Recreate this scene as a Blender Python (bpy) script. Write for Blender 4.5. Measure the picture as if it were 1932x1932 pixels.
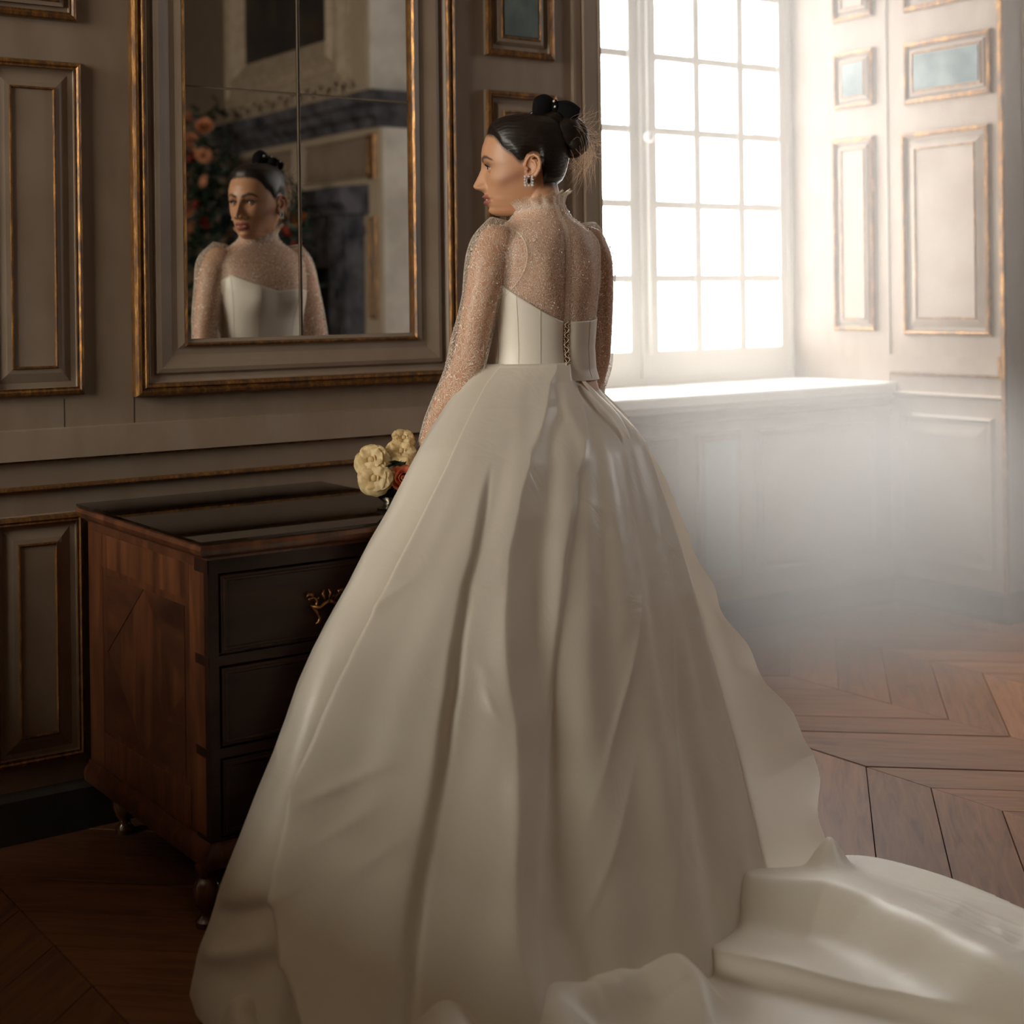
import bpy, bmesh, math, random
import numpy as np
from mathutils import Vector, Matrix

random.seed(7)
RNG = np.random.default_rng(7)
SC = bpy.context.scene
COL = SC.collection
for o in list(bpy.data.objects):
    bpy.data.objects.remove(o, do_unlink=True)

# ------------------------------------------------------------------ camera
cam_data = bpy.data.cameras.new('camera')
cam = bpy.data.objects.new('camera', cam_data)
COL.objects.link(cam)
CAM_POS = Vector((0.0, -3.464, 1.235))
YAW = math.radians(-35.34)
cam.matrix_world = (Matrix.Translation(CAM_POS) @ Matrix.Rotation(YAW, 4, 'Z')
                    @ Matrix.Rotation(math.pi / 2, 4, 'X') @ Matrix.Rotation(-0.0125, 4, 'Z'))
cam_data.sensor_fit = 'HORIZONTAL'
cam_data.sensor_width = 24.0
cam_data.lens = 35.0
cam_data.shift_y = -406.0 / 1932.0
cam_data.clip_start = 0.05
cam_data.clip_end = 200.0
cam_data.dof.use_dof = True
cam_data.dof.focus_distance = 3.35
cam_data.dof.aperture_fstop = 1.9
SC.camera = cam

# ------------------------------------------------------------------ world, lamps, exposure
SKY = 22.0
world = bpy.data.worlds.new('overcast_sky')
SC.world = world
world.use_nodes = True
_n = world.node_tree.nodes
_bg = _n['Background']
_bg.inputs[0].default_value = (0.98, 0.985, 0.99, 1.0)
_bg.inputs[1].default_value = SKY

SC.view_settings.view_transform = 'Standard'
SC.view_settings.look = 'None'
SC.view_settings.gamma = 1.0
SC.view_settings.use_curve_mapping = False
SC.view_settings.exposure = 0.0

cy = SC.cycles
cy.use_denoising = True
cy.max_bounces = 7
cy.diffuse_bounces = 4
cy.glossy_bounces = 3
cy.transmission_bounces = 3
cy.transparent_max_bounces = 14
cy.volume_bounces = 1
cy.volume_step_rate = 4.0
cy.volume_max_steps = 64
cy.caustics_reflective = False
cy.caustics_refractive = False
cy.sample_clamp_indirect = 6.0
cy.use_adaptive_sampling = True
cy.adaptive_threshold = 0.03


def portal(name, loc, rot, sx, sy):
    l = bpy.data.lights.new(name, 'AREA')
    l.shape = 'RECTANGLE'
    l.size, l.size_y = sx, sy
    l.cycles.is_portal = True
    ob = bpy.data.objects.new(name, l)
    ob.location = loc
    ob.rotation_euler = rot
    COL.objects.link(ob)


portal('window_sky_portal', (3.86, 1.16, 2.05), (math.radians(-90), 0, 0), 1.7, 2.4)
portal('side_window_sky_portal', (-4.06, -1.5, 2.55), (0, math.radians(-90), 0), 2.3, 2.8)

portal('added_window_sky_portal', (5.86, -1.2, 2.5), (0, math.radians(90), 0), 1.5, 0.6)

sun_data = bpy.data.lights.new('hazy_sun', 'SUN')
sun_data.energy = 18.0
sun_data.angle = math.radians(24)
sun_data.color = (1.0, 0.97, 0.92)
sun = bpy.data.objects.new('hazy_sun', sun_data)
sun.rotation_euler = Vector((0.05, -0.60, -0.74)).to_track_quat('-Z', 'Y').to_euler()
sun.location = (2.5, 6, 5)
if sun_data.energy > 0:
    COL.objects.link(sun)

# ------------------------------------------------------------------ helpers


def lin(r, g, b):
    f = lambda c: (c / 255 / 12.92) if c / 255 <= 0.04045 else ((c / 255 + 0.055) / 1.055) ** 2.4
    return (f(r), f(g), f(b), 1.0)


class MB:
    """collects vertices and faces for one mesh object"""

    def __init__(self):
        self.v = []
        self.f = []

    def add(self, verts, faces):
        o = len(self.v)
        self.v.extend([tuple(map(float, p)) for p in verts])
        self.f.extend([tuple(i + o for i in f) for f in faces])
        return self

    def box(self, x0, x1, y0, y1, z0, z1):
        v = [(x0, y0, z0), (x1, y0, z0), (x1, y1, z0), (x0, y1, z0), (x0, y0, z1), (x1, y0, z1), (x1, y1, z1), (x0, y1, z1)]
        return self.add(v, [(0, 3, 2, 1), (4, 5, 6, 7), (0, 1, 5, 4), (1, 2, 6, 5), (2, 3, 7, 6), (3, 0, 4, 7)])

    def grid(self, P, closed_u=False, closed_v=False):
        """P[i][j] array of points"""
        P = np.asarray(P)
        nu, nv = P.shape[:2]
        f = []
        for i in range(nu if closed_u else nu - 1):
            for j in range(nv if closed_v else nv - 1):
                i2, j2 = (i + 1) % nu, (j + 1) % nv
                f.append((i * nv + j, i2 * nv + j, i2 * nv + j2, i * nv + j2))
        return self.add(P.reshape(-1, 3), f)

    def loft(self, rings, caps=True):
        rings = [list(r) for r in rings]
        n = len(rings[0])
        v = [p for r in rings for p in r]
        f = []
        for i in range(len(rings) - 1):
            for j in range(n):
                k = (j + 1) % n
                f.append((i * n + j, i * n + k, (i + 1) * n + k, (i + 1) * n + j))
        if caps:
            f.append(tuple(range(n - 1, -1, -1)))
            f.append(tuple((len(rings) - 1) * n + j for j in range(n)))
        return self.add(v, f)

    def tube(self, path, r, n=8, caps=True, up=None):
        path = [Vector(p) for p in path]
        m = len(path)
        rad = r if hasattr(r, '__len__') else [r] * m
        rings = []
        prev = None
        for i, p in enumerate(path):
            t = (path[min(i + 1, m - 1)] - path[max(i - 1, 0)])
            t = t.normalized() if t.length > 1e-9 else Vector((0, 0, 1))
            if prev is None:
                a = Vector(up) if up is not None else (Vector((0, 0, 1)) if abs(t.z) < 0.9 else Vector((1, 0, 0)))
                prev = (a - t * a.dot(t)).normalized()
            else:
                prev = (prev - t * prev.dot(t)).normalized()
            b = t.cross(prev)
            ra = rad[i]
            ra, rb = (ra if hasattr(ra, '__len__') else (ra, ra))
            rings.append([p + prev * (math.cos(2 * math.pi * k / n) * ra) + b * (math.sin(2 * math.pi * k / n) * rb) for k in range(n)])
        return self.loft(rings, caps)

    def lathe(self, prof, cx=0, cy_=0, n=24, z0=0):
        rings = [[(cx + r * math.cos(2 * math.pi * k / n), cy_ + r * math.sin(2 * math.pi * k / n), z0 + z) for k in range(n)] for r, z in prof]
        return self.loft(rings, True)

    def sphere(self, c, r, nu=12, nv=8, sx=1, sy=1, sz=1):
        rings = []
        for j in range(1, nv):
            th = math.pi * j / nv
            rings.append([(c[0] + sx * r * math.sin(th) * math.cos(2 * math.pi * k / nu), c[1] + sy * r * math.sin(th) * math.sin(2 * math.pi * k / nu), c[2] - sz * r * math.cos(th)) for k in range(nu)])
        return self.loft(rings, True)

    def build(self, name, mat=None, parent=None, smooth=False, mats=None, sharp=None):
        me = bpy.data.meshes.new(name)
        me.from_pydata(self.v, [], self.f)
        for m in (mats or ([mat] if mat else [])):
            me.materials.append(m)
        if smooth:
            me.polygons.foreach_set('use_smooth', [True] * len(me.polygons))
            if sharp is not None:
                try:
                    me.set_sharp_from_angle(angle=math.radians(sharp))
                except Exception:
                    pass
        me.update()
        ob = bpy.data.objects.new(name, me)
        COL.objects.link(ob)
        if parent is not None:
            ob.parent = parent
        return ob


def tag(o, label=None, cat=None, group=None, kind=None):
    if label:
        o['label'] = label
    if cat:
        o['category'] = cat
    if group:
        o['group'] = group
    if kind:
        o['kind'] = kind
    return o


def empty(name, label=None, cat=None, loc=(0, 0, 0), group=None, kind=None):
    o = bpy.data.objects.new(name, None)
    COL.objects.link(o)
    o.location = loc
    o.empty_display_size = 0.1
    return tag(o, label, cat, group, kind)


# plane maps: (u, v, h) -> world; h is the height proud of the surface
def on_y(y0):
    return lambda u, v, h: (u, y0 - h, v)


def on_x(x0):
    return lambda u, v, h: (x0 - h, u, v)


def frame_mb(pm, u0, u1, v0, v1, prof, mb=None):
    """mitred rectangular moulding; prof = [(inset from the outer edge, height)]"""
    mb = mb or MB()
    rings = []
    for d, h in prof:
        rings.append([pm(u0 + d, v0 + d, h), pm(u1 - d, v0 + d, h), pm(u1 - d, v1 - d, h), pm(u0 + d, v1 - d, h)])
    return mb.loft(rings, caps=False)


def plate_mb(pm, u0, u1, v0, v1, h0, h1, ch=0.0, mb=None):
    """a raised plate with chamfered edge"""
    mb = mb or MB()
    r0 = [pm(u0, v0, h0), pm(u1, v0, h0), pm(u1, v1, h0), pm(u0, v1, h0)]
    r1 = [pm(u0 + ch, v0 + ch, h1), pm(u1 - ch, v0 + ch, h1), pm(u1 - ch, v1 - ch, h1), pm(u0 + ch, v1 - ch, h1)]
    return mb.loft([r0, r1], caps=True)


def rail_mb(pm, u0, u1, prof, mb=None):
    """a straight horizontal moulding; prof = [(v, h)]"""
    mb = mb or MB()
    return mb.loft([[pm(u0, v, h) for v, h in prof], [pm(u1, v, h) for v, h in prof]], caps=True)
# ------------------------------------------------------------------ materials


def mat_base(name):
    m = bpy.data.materials.new(name)
    m.use_nodes = True
    nt = m.node_tree
    return m, nt, nt.nodes, nt.links, nt.nodes['Principled BSDF']


def N(nodes, kind, **kw):
    n = nodes.new(kind)
    for k, v in kw.items():
        setattr(n, k, v)
    return n


def ramp(nodes, stops):
    r = nodes.new('ShaderNodeValToRGB')
    e = r.color_ramp.elements
    e[0].position, e[0].color = stops[0]
    e[1].position, e[1].color = stops[-1]
    for p, c in stops[1:-1]:
        x = e.new(p)
        x.color = c
    return r


def simple(name, col, rough=0.5, metal=0.0, spec=0.5, noise=None, bump=0.0, col2=None, stretch=(1, 1, 1), coat=0.0, detail=4):
    """principled with a noise mix of two colours and a fine bump"""
    m, nt, nodes, links, b = mat_base(name)
    b.inputs['Base Color'].default_value = col
    b.inputs['Roughness'].default_value = rough
    b.inputs['Metallic'].default_value = metal
    b.inputs['Specular IOR Level'].default_value = spec
    if coat:
        b.inputs['Coat Weight'].default_value = coat
        b.inputs['Coat Roughness'].default_value = 0.12
    if noise:
        tc = N(nodes, 'ShaderNodeTexCoord')
        mp = N(nodes, 'ShaderNodeMapping')
        mp.inputs['Scale'].default_value = stretch
        links.new(tc.outputs['Object'], mp.inputs[0])
        nz = N(nodes, 'ShaderNodeTexNoise')
        nz.inputs['Scale'].default_value = noise
        nz.inputs['Detail'].default_value = detail
        links.new(mp.outputs[0], nz.inputs['Vector'])
        if col2:
            r = ramp(nodes, [(0.35, col), (0.65, col2)])
            links.new(nz.outputs['Fac'], r.inputs[0])
            links.new(r.outputs[0], b.inputs['Base Color'])
        if bump:
            bp = N(nodes, 'ShaderNodeBump')
            bp.inputs['Strength'].default_value = bump
            bp.inputs['Distance'].default_value = 0.002
            links.new(nz.outputs['Fac'], bp.inputs['Height'])
            links.new(bp.outputs[0], b.inputs['Normal'])
    return m


M = {}
M['wall'] = simple('painted_panelling', lin(144, 128, 112), 0.55, noise=5, col2=lin(135, 117, 100), bump=0.08, stretch=(3, 3, 1))
M['wall_lt'] = simple('painted_mouldings', lin(144, 128, 112), 0.5, noise=6, col2=lin(133, 115, 98), bump=0.05)
M['groove'] = simple('dark_groove', lin(60, 46, 34), 0.7)
M['plinth'] = simple('dark_painted_plinth', lin(62, 58, 52), 0.6, noise=8, col2=lin(48, 44, 40))
M['lit_side_paint'] = simple('painted_window_light', lin(228, 224, 216), 0.8, noise=4, col2=lin(196, 190, 180))  # pale colour carries the window light on the chimney's side
M['ceiling'] = simple('ceiling_plaster', lin(150, 138, 122), 0.8)
M['white_paint'] = simple('white_window_paint', lin(225, 222, 216), 0.45)
M['stone'] = simple('carved_limestone', lin(178, 162, 142), 0.75, noise=14, col2=lin(160, 143, 122), bump=0.2)
M['marble'] = simple('dark_grey_marble', lin(52, 54, 62), 0.25, noise=7, col2=lin(98, 98, 106), detail=8)
M['soot'] = simple('sooty_firebox', lin(22, 20, 19), 0.9)
M['brass'] = simple('aged_brass', lin(150, 104, 56), 0.38, metal=0.85, noise=60, col2=lin(96, 62, 34))
M['feature'] = simple('painted_grisaille', lin(70, 84, 84), 0.6, noise=9, col2=lin(110, 122, 118), detail=8)
M['dado_green'] = simple('grey_green_dado_panel', lin(140, 150, 140), 0.6, noise=4, col2=lin(128, 139, 130))
M['dark_canvas'] = simple('dark_old_canvas', lin(30, 31, 36), 0.45, noise=3, col2=lin(62, 56, 48), detail=6)


def gold_mat():
    m, nt, nodes, links, b = mat_base('worn_gilding')
    tc = N(nodes, 'ShaderNodeTexCoord')
    mp = N(nodes, 'ShaderNodeMapping')
    mp.inputs['Scale'].default_value = (30, 30, 9)
    links.new(tc.outputs['Object'], mp.inputs[0])
    nz = N(nodes, 'ShaderNodeTexNoise')
    nz.inputs['Scale'].default_value = 2.0
    nz.inputs['Detail'].default_value = 8
    nz.inputs['Roughness'].default_value = 0.7
    links.new(mp.outputs[0], nz.inputs['Vector'])
    r = ramp(nodes, [(0.40, lin(84, 58, 37)), (0.53, lin(132, 92, 50)), (0.70, lin(186, 140, 78))])
    links.new(nz.outputs['Fac'], r.inputs[0])
    links.new(r.outputs[0], b.inputs['Base Color'])
    r2 = ramp(nodes, [(0.38, (0.1, 0.1, 0.1, 1)), (0.55, (0.6, 0.6, 0.6, 1))])
    links.new(nz.outputs['Fac'], r2.inputs[0])
    links.new(r2.outputs[0], b.inputs['Metallic'])
    b.inputs['Roughness'].default_value = 0.36
    bp = N(nodes, 'ShaderNodeBump')
    bp.inputs['Strength'].default_value = 0.5
    bp.inputs['Distance'].default_value = 0.003
    links.new(nz.outputs['Fac'], bp.inputs['Height'])
    links.new(bp.outputs[0], b.inputs['Normal'])
    return m


M['gold'] = gold_mat()


def wood_mat(name, dark, mid, light, rough, scale=(1.5, 12, 12), coat=0.0, vary=0.0, spec=0.5):
    m, nt, nodes, links, b = mat_base(name)
    tc = N(nodes, 'ShaderNodeTexCoord')
    mp = N(nodes, 'ShaderNodeMapping')
    mp.inputs['Scale'].default_value = scale
    links.new(tc.outputs['Object'], mp.inputs[0])
    oi = N(nodes, 'ShaderNodeObjectInfo')
    off = N(nodes, 'ShaderNodeVectorMath', operation='SCALE')
    off.inputs[0].default_value = (37.0, 11.0, 23.0)
    links.new(oi.outputs['Random'], off.inputs['Scale'])
    ad = N(nodes, 'ShaderNodeVectorMath', operation='ADD')
    links.new(mp.outputs[0], ad.inputs[0])
    links.new(off.outputs[0], ad.inputs[1])
    nz = N(nodes, 'ShaderNodeTexNoise')
    nz.inputs['Scale'].default_value = 1.6
    nz.inputs['Detail'].default_value = 7
    nz.inputs['Roughness'].default_value = 0.62
    nz.inputs['Distortion'].default_value = 0.8
    links.new(ad.outputs[0], nz.inputs['Vector'])
    r = ramp(nodes, [(0.25, dark), (0.5, mid), (0.75, light)])
    links.new(nz.outputs['Fac'], r.inputs[0])
    hs = N(nodes, 'ShaderNodeHueSaturation')
    links.new(r.outputs[0], hs.inputs['Color'])
    if vary:
        mr = N(nodes, 'ShaderNodeMapRange')
        mr.inputs['To Min'].default_value = 1 - vary
        mr.inputs['To Max'].default_value = 1 + vary
        links.new(oi.outputs['Random'], mr.inputs['Value'])
        links.new(mr.outputs[0], hs.inputs['Value'])
    links.new(hs.outputs[0], b.inputs['Base Color'])
    b.inputs['Roughness'].default_value = rough
    b.inputs['Specular IOR Level'].default_value = spec
    if coat:
        b.inputs['Coat Weight'].default_value = coat
        b.inputs['Coat Roughness'].default_value = 0.25
    bp = N(nodes, 'ShaderNodeBump')
    bp.inputs['Strength'].default_value = 0.12
    bp.inputs['Distance'].default_value = 0.002
    links.new(nz.outputs['Fac'], bp.inputs['Height'])
    links.new(bp.outputs[0], b.inputs['Normal'])
    return m


M['walnut'] = wood_mat('walnut_veneer', lin(44, 24, 15), lin(86, 50, 31), lin(118, 72, 44), 0.38, scale=(14, 14, 2.2), coat=0.2)
M['walnut_dk'] = wood_mat('dark_walnut', lin(26, 14, 10), lin(44, 25, 17), lin(58, 34, 23), 0.42, scale=(2.2, 14, 14), coat=0.0, spec=0.3)
M['plank'] = wood_mat('oak_parquet', lin(78, 50, 33), lin(112, 74, 48), lin(130, 90, 60), 0.48, scale=(2.5, 26, 10), vary=0.22)


def mirror_mat():
    m, nt, nodes, links, b = mat_base('old_mirror_silvering')
    b.inputs['Base Color'].default_value = (0.74, 0.72, 0.68, 1)
    b.inputs['Metallic'].default_value = 1.0
    b.inputs['Roughness'].default_value = 0.012
    return m


M['mirror'] = mirror_mat()


def glass_mat(name, tint=(0.95, 0.98, 0.97, 1), refl=1.0, rough=0.02):
    m, nt, nodes, links, b = mat_base(name)
    nodes.remove(b)
    tr = N(nodes, 'ShaderNodeBsdfTransparent')
    tr.inputs[0].default_value = tint
    gl = N(nodes, 'ShaderNodeBsdfGlossy')
    gl.inputs['Roughness'].default_value = rough
    lw = N(nodes, 'ShaderNodeLayerWeight')
    lw.inputs['Blend'].default_value = 0.5
    pw = N(nodes, 'ShaderNodeMath', operation='POWER')
    links.new(lw.outputs['Facing'], pw.inputs[0])
    pw.inputs[1].default_value = 4.0
    fr = N(nodes, 'ShaderNodeMapRange')
    fr.inputs['To Min'].default_value = 0.04
    fr.inputs['To Max'].default_value = refl
    links.new(pw.outputs[0], fr.inputs['Value'])
    mx = N(nodes, 'ShaderNodeMixShader')
    links.new(fr.outputs[0], mx.inputs[0])
    links.new(tr.outputs[0], mx.inputs[1])
    links.new(gl.outputs[0], mx.inputs[2])
    links.new(mx.outputs[0], nodes['Material Output'].inputs[0])
    return m


M['pane'] = glass_mat('dimming_window_glass', tint=(0.82, 0.82, 0.815, 1))  # grey tint added to dim the daylight through the panes
M['pane_warm'] = glass_mat('warm_light_tint_glass', tint=(1.0, 0.965, 0.895, 1))  # warm tint added so the side light comes in warmer
M['sheet'] = glass_mat('smoked_glass_sheet', tint=(0.55, 0.56, 0.55, 1))
M['chimney'] = simple('chimney_paint', lin(176, 160, 140), 0.7, noise=3, col2=lin(166, 150, 130))
M['walnut_lt'] = wood_mat('light_walnut_band', lin(50, 27, 17), lin(98, 58, 36), lin(130, 80, 50), 0.38, scale=(12, 12, 2.0), coat=0.2)
M['walnut_gloss'] = wood_mat('polished_walnut', lin(58, 34, 22), lin(96, 60, 40), lin(120, 80, 54), 0.2, scale=(6, 6, 3), coat=0.5)


def petal_mat(name, c1, c2, tl=0.35):
    m, nt, nodes, links, b = mat_base(name)
    tc = N(nodes, 'ShaderNodeTexCoord')
    nz = N(nodes, 'ShaderNodeTexNoise')
    nz.inputs['Scale'].default_value = 3.0
    links.new(tc.outputs['Object'], nz.inputs['Vector'])
    r = ramp(nodes, [(0.35, c1), (0.68, c2)])
    links.new(nz.outputs['Fac'], r.inputs[0])
    links.new(r.outputs[0], b.inputs['Base Color'])
    b.inputs['Roughness'].default_value = 0.6
    t = N(nodes, 'ShaderNodeBsdfTranslucent')
    links.new(r.outputs[0], t.inputs[0])
    mx = N(nodes, 'ShaderNodeMixShader')
    mx.inputs[0].default_value = tl
    links.new(b.outputs[0], mx.inputs[1])
    links.new(t.outputs[0], mx.inputs[2])
    links.new(mx.outputs[0], nodes['Material Output'].inputs[0])
    return m


M['rose_peach'] = petal_mat('peach_petals', lin(226, 150, 106), lin(240, 182, 140))
M['rose_orange'] = petal_mat('orange_petals', lin(232, 132, 70), lin(242, 170, 104))
M['rose_red'] = petal_mat('dark_red_petals', lin(120, 34, 30), lin(176, 60, 44))
M['rose_cream'] = petal_mat('cream_petals', lin(238, 222, 186), lin(244, 234, 208))
M['petal_cream'] = petal_mat('cream_ruffled_petals', lin(226, 196, 140), lin(240, 222, 178))
M['petal_salmon'] = petal_mat('salmon_petals', lin(226, 128, 92), lin(238, 158, 120))
M['leaf_dark'] = simple('dark_leaves', lin(38, 56, 40), 0.5, noise=8, col2=lin(24, 38, 30))
M['silver'] = simple('tarnished_silver', lin(150, 146, 138), 0.22, metal=1.0, noise=20, col2=lin(110, 104, 96))
M['walnut_mid'] = wood_mat('crossbanded_walnut', lin(40, 22, 14), lin(76, 44, 28), lin(104, 63, 39), 0.4, scale=(12, 2.5, 12), coat=0.1)
# ------------------------------------------------------------------ the room shell
YW = on_y(0.0)        # mirror wall
YN = on_y(0.54)       # dado wall under the window
XR = on_x(4.69)       # right reveal of the window niche

wall_left = tag(MB().box(-4.0, 2.77, 0.0, 1.3, 0, 4.2).build('wall_left', M['wall']), kind='structure')
wall_window = MB()
wall_window.box(2.77, 4.69, 0.54, 1.3, 0, 0.835)
wall_window.box(2.77, 4.69, 1.06, 1.3, 3.2, 4.2)
wall_window.box(2.77, 2.98, 1.0, 1.3, 0.835, 3.2)
wall_window = tag(wall_window.build('wall_window', M['wall']), kind='structure')
wall_reveal = tag(MB().box(4.69, 5.7, 0.0, 1.3, 0, 4.2).build('wall_reveal', M['wall']), kind='structure')
w = MB()
w.box(5.6, 5.8, -9.8, -1.5, 0, 4.2)
w.box(5.6, 5.8, -0.9, 0.0, 0, 4.2)
w.box(5.6, 5.8, -1.5, -0.9, 0, 1.75)
w.box(5.6, 5.8, -1.5, -0.9, 3.25, 4.2)
wall_right = tag(w.build('wall_right', M['wall']), kind='structure')
wall_back = tag(MB().box(-4.2, 5.8, -10.0, -9.8, 0, 4.2).build('wall_back', M['wall']), kind='structure')
w = MB()
w.box(-4.2, -4.0, -9.8, -2.9, 0, 4.2)
w.box(-4.2, -4.0, -0.1, 0.0, 0, 4.2)
w.box(-4.2, -4.0, -2.9, -0.1, 0, 1.4)
w.box(-4.2, -4.0, -2.9, -0.1, 3.7, 4.2)
wall_side = tag(w.build('wall_side', M['wall']), kind='structure')
ceiling = tag(MB().box(-4.2, 5.8, -10.0, 1.3, 4.2, 4.35).build('ceiling', M['ceiling']), kind='structure')


def panel(parent, pm, u0, u1, v0, v1, inset=0.067, gilt=True, picture=None, wide=0.015, pic_inset=None, mat=None, inner=True):
    """a framed panel: cove moulding round a raised field, with gilded beads"""
    prof = [(0.0, 0.0), (0.004, 0.012), (wide * 0.55, 0.016), (wide, 0.011), (wide + 0.006, 0.004),
            (wide + 0.018, 0.003), (inset - 0.012, 0.012), (inset, 0.014)]
    mb = frame_mb(pm, u0, u1, v0, v1, prof)
    plate_mb(pm, u0 + inset, u1 - inset, v0 + inset, v1 - inset, 0.002, 0.0125 if inner else 0.014, 0.0, mb)
    p = mb.build('panel', mat or M['wall_lt'], parent)
    if gilt:
        g = frame_mb(pm, u0 + 0.002, u1 - 0.002, v0 + 0.002, v1 - 0.002,
                     [(0.0, 0.008), (0.003, 0.017), (0.010, 0.0195), (0.014, 0.016), (0.018, 0.0175), (wide + 0.003, 0.009)])
        if inner:
            frame_mb(pm, u0 + inset - 0.003, u1 - inset + 0.003, v0 + inset - 0.003, v1 - inset + 0.003,
                     [(0.0, 0.012), (0.002, 0.0175), (0.005, 0.018), (0.008, 0.011)], g)
        g.build('gilded_moulding', M['gold'], p)
    if picture:
        d = pic_inset
        plate_mb(pm, u0 + d, u1 - d, v0 + d, v1 - d, 0.010, 0.0165).build('painted_field', M[picture], p)
    return p


# panels of the mirror wall
panel(wall_left, YW, 0.977, 1.214, 1.017, 1.800)
panel(wall_left, YW, 0.968, 1.205, 1.893, 2.300, inset=0.045)
panel(wall_left, YW, 0.985, 1.207, 0.168, 0.745, gilt=True)
panel(wall_left, YW, 1.248, 2.290, 0.185, 0.736)
panel(wall_left, YW, 2.345, 2.655, 0.180, 0.740)
panel(wall_left, YW, 2.367, 2.617, 1.017, 1.820, inset=0.06)
panel(wall_left, YW, 2.369, 2.612, 1.914, 2.300, inset=0.055, picture='feature', pic_inset=0.062)
panel(wall_left, YW, -0.35, 0.915, 1.017, 2.300)
panel(wall_left, YW, -0.35, 0.930, 0.168, 0.745)
# rails of the mirror wall
rails = MB()
rail_mb(YW, -1.2, 2.675, [(0.868, 0.0), (0.872, 0.024), (0.940, 0.012), (0.943, 0.0)], rails)
rails.build('rail', M['wall'], wall_left)
rail_mb(YW, -1.2, 2.675, [(0.809, 0.0), (0.809, 0.006), (0.866, 0.006), (0.866, 0.0)]).build('rail', M['wall_lt'], wall_left)
g = MB()
rail_mb(YW, -1.2, 2.675, [(0.799, 0.0), (0.800, 0.012), (0.804, 0.018), (0.809, 0.017), (0.812, 0.007)], g)
rail_mb(YW, -1.2, 2.675, [(0.8655, 0.006), (0.8655, 0.010), (0.868, 0.010), (0.868, 0.006)], g)
g.build('gilded_bead', M['gold'], wall_left)
st = MB()
st.box(2.678, 2.707, -0.012, 0.0, 0.113, 4.2)
st.box(2.711, 2.768, -0.022, 0.0, 0.113, 4.2)
st.build('corner_stile', M['wall_lt'], wall_left)
MB().tube([(2.768, -0.020, 0.113), (2.768, -0.020, 4.2)], 0.006, 8).build('corner_bead', M['wall_lt'], wall_left, smooth=True)
jl = MB()
jl.box(1.335, 1.337, -0.0006, 0.0, 0.943, 1.006)
jl.box(1.165, 1.1665, -0.0006, 0.0, 0.943, 1.010)
jl.build('joint', M['groove'], wall_left)
b = MB()
rail_mb(YW, -4.0, 2.77, [(0.0, 0.0), (0.0, 0.024), (0.098, 0.024), (0.108, 0.016), (0.113, 0.0)], b)
tag(b.build('baseboard_left', M['plinth']), kind='structure')

# niche: dado wall, ledge and reveal
panel(wall_window, YN, 3.936, 4.588, 0.195, 0.735, inset=0.045, gilt=False)
panel(wall_window, YN, 3.640, 3.862, 0.195, 0.735, inset=0.034, gilt=False, picture='dado_green', pic_inset=0.036)
panel(wall_window, YN, 2.90, 3.560, 0.195, 0.735, inset=0.045, gilt=False)
ledge = MB()
rail_mb(YN, 2.77, 4.69, [(0.812, 0.0), (0.815, 0.012), (0.833, 0.022), (0.838, 0.034), (0.868, 0.036), (0.876, 0.030), (0.876, -0.52), (0.812, -0.52)], ledge)
tag(ledge.build('trim_1', M['white_paint']), 'white window ledge', kind='structure')
rail_mb(YN, 2.77, 4.69, [(0.768, 0.0), (0.770, 0.010), (0.780, 0.013), (0.786, 0.0)]).build('rail', M['wall_lt'], wall_window)
b = MB()
rail_mb(YN, 2.77, 4.69, [(0.0, 0.0), (0.0, 0.022), (0.100, 0.022), (0.112, 0.0)], b)
tag(b.build('baseboard_window', M['plinth']), kind='structure')
b = MB()
rail_mb(XR, 0.0, 0.54, [(0.0, 0.0), (0.0, 0.020), (0.100, 0.020), (0.112, 0.0)], b)
rail_mb(YW, 4.67, 5.6, [(0.0, 0.0), (0.0, 0.020), (0.100, 0.020), (0.112, 0.0)], b)
tag(b.build('baseboard_right', M['plinth']), kind='structure')

panel(wall_reveal, XR, 0.047, 0.490, 0.182, 0.758, inset=0.075, gilt=False)
panel(wall_reveal, XR, 0.045, 0.462, 1.064, 1.862)
panel(wall_reveal, XR, 0.032, 0.446, 1.970, 2.216, inset=0.045, picture='feature', pic_inset=0.056)
panel(wall_reveal, XR, 0.032, 0.446, 2.335, 3.20)
panel(wall_reveal, XR, 0.600, 0.825, 1.076, 1.870, inset=0.05)
panel(wall_reveal, XR, 0.598, 0.812, 1.990, 2.226, inset=0.045, picture='feature', pic_inset=0.05)
panel(wall_reveal, XR, 0.598, 0.815, 2.350, 3.15, inset=0.05)
g = MB()
rail_mb(XR, 0.012, 0.535, [(0.908, 0.0), (0.909, 0.010), (0.916, 0.011), (0.918, 0.0)], g)
g.box(4.682, 4.69, 0.010, 0.022, 0.908, 0.990)
g.box(4.676, 4.692, -0.012, 0.004, 0.113, 4.2)
g.build('gilded_bead', M['gold'], wall_reveal)
r_ = MB()
rail_mb(XR, 0.0, 0.54, [(0.826, 0.0), (0.829, 0.012), (0.836, 0.016), (0.843, 0.006), (0.843, 0.0)], r_)
r_.box(4.684, 4.69, 0.022, 0.535, 0.918, 0.985)
r_.box(4.685, 4.69, 0.535, 0.553, 0.88, 4.2)
r_.build('rail', M['wall_lt'], wall_reveal)
panel(wall_reveal, YW, 4.82, 5.45, 0.182, 0.758, gilt=False)
panel(wall_reveal, YW, 4.82, 5.45, 1.064, 2.300)

# ------------------------------------------------------------------ the tall window
win = empty('window_1', loc=(3.86, 1.06, 0.876), kind='structure')


def wpart(mb, name, mat, smooth=False):
    o = mb.build(name, mat, None, smooth)
    o.location = (-3.86, -1.06, -0.876)
    o.parent = win
    return o


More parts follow.
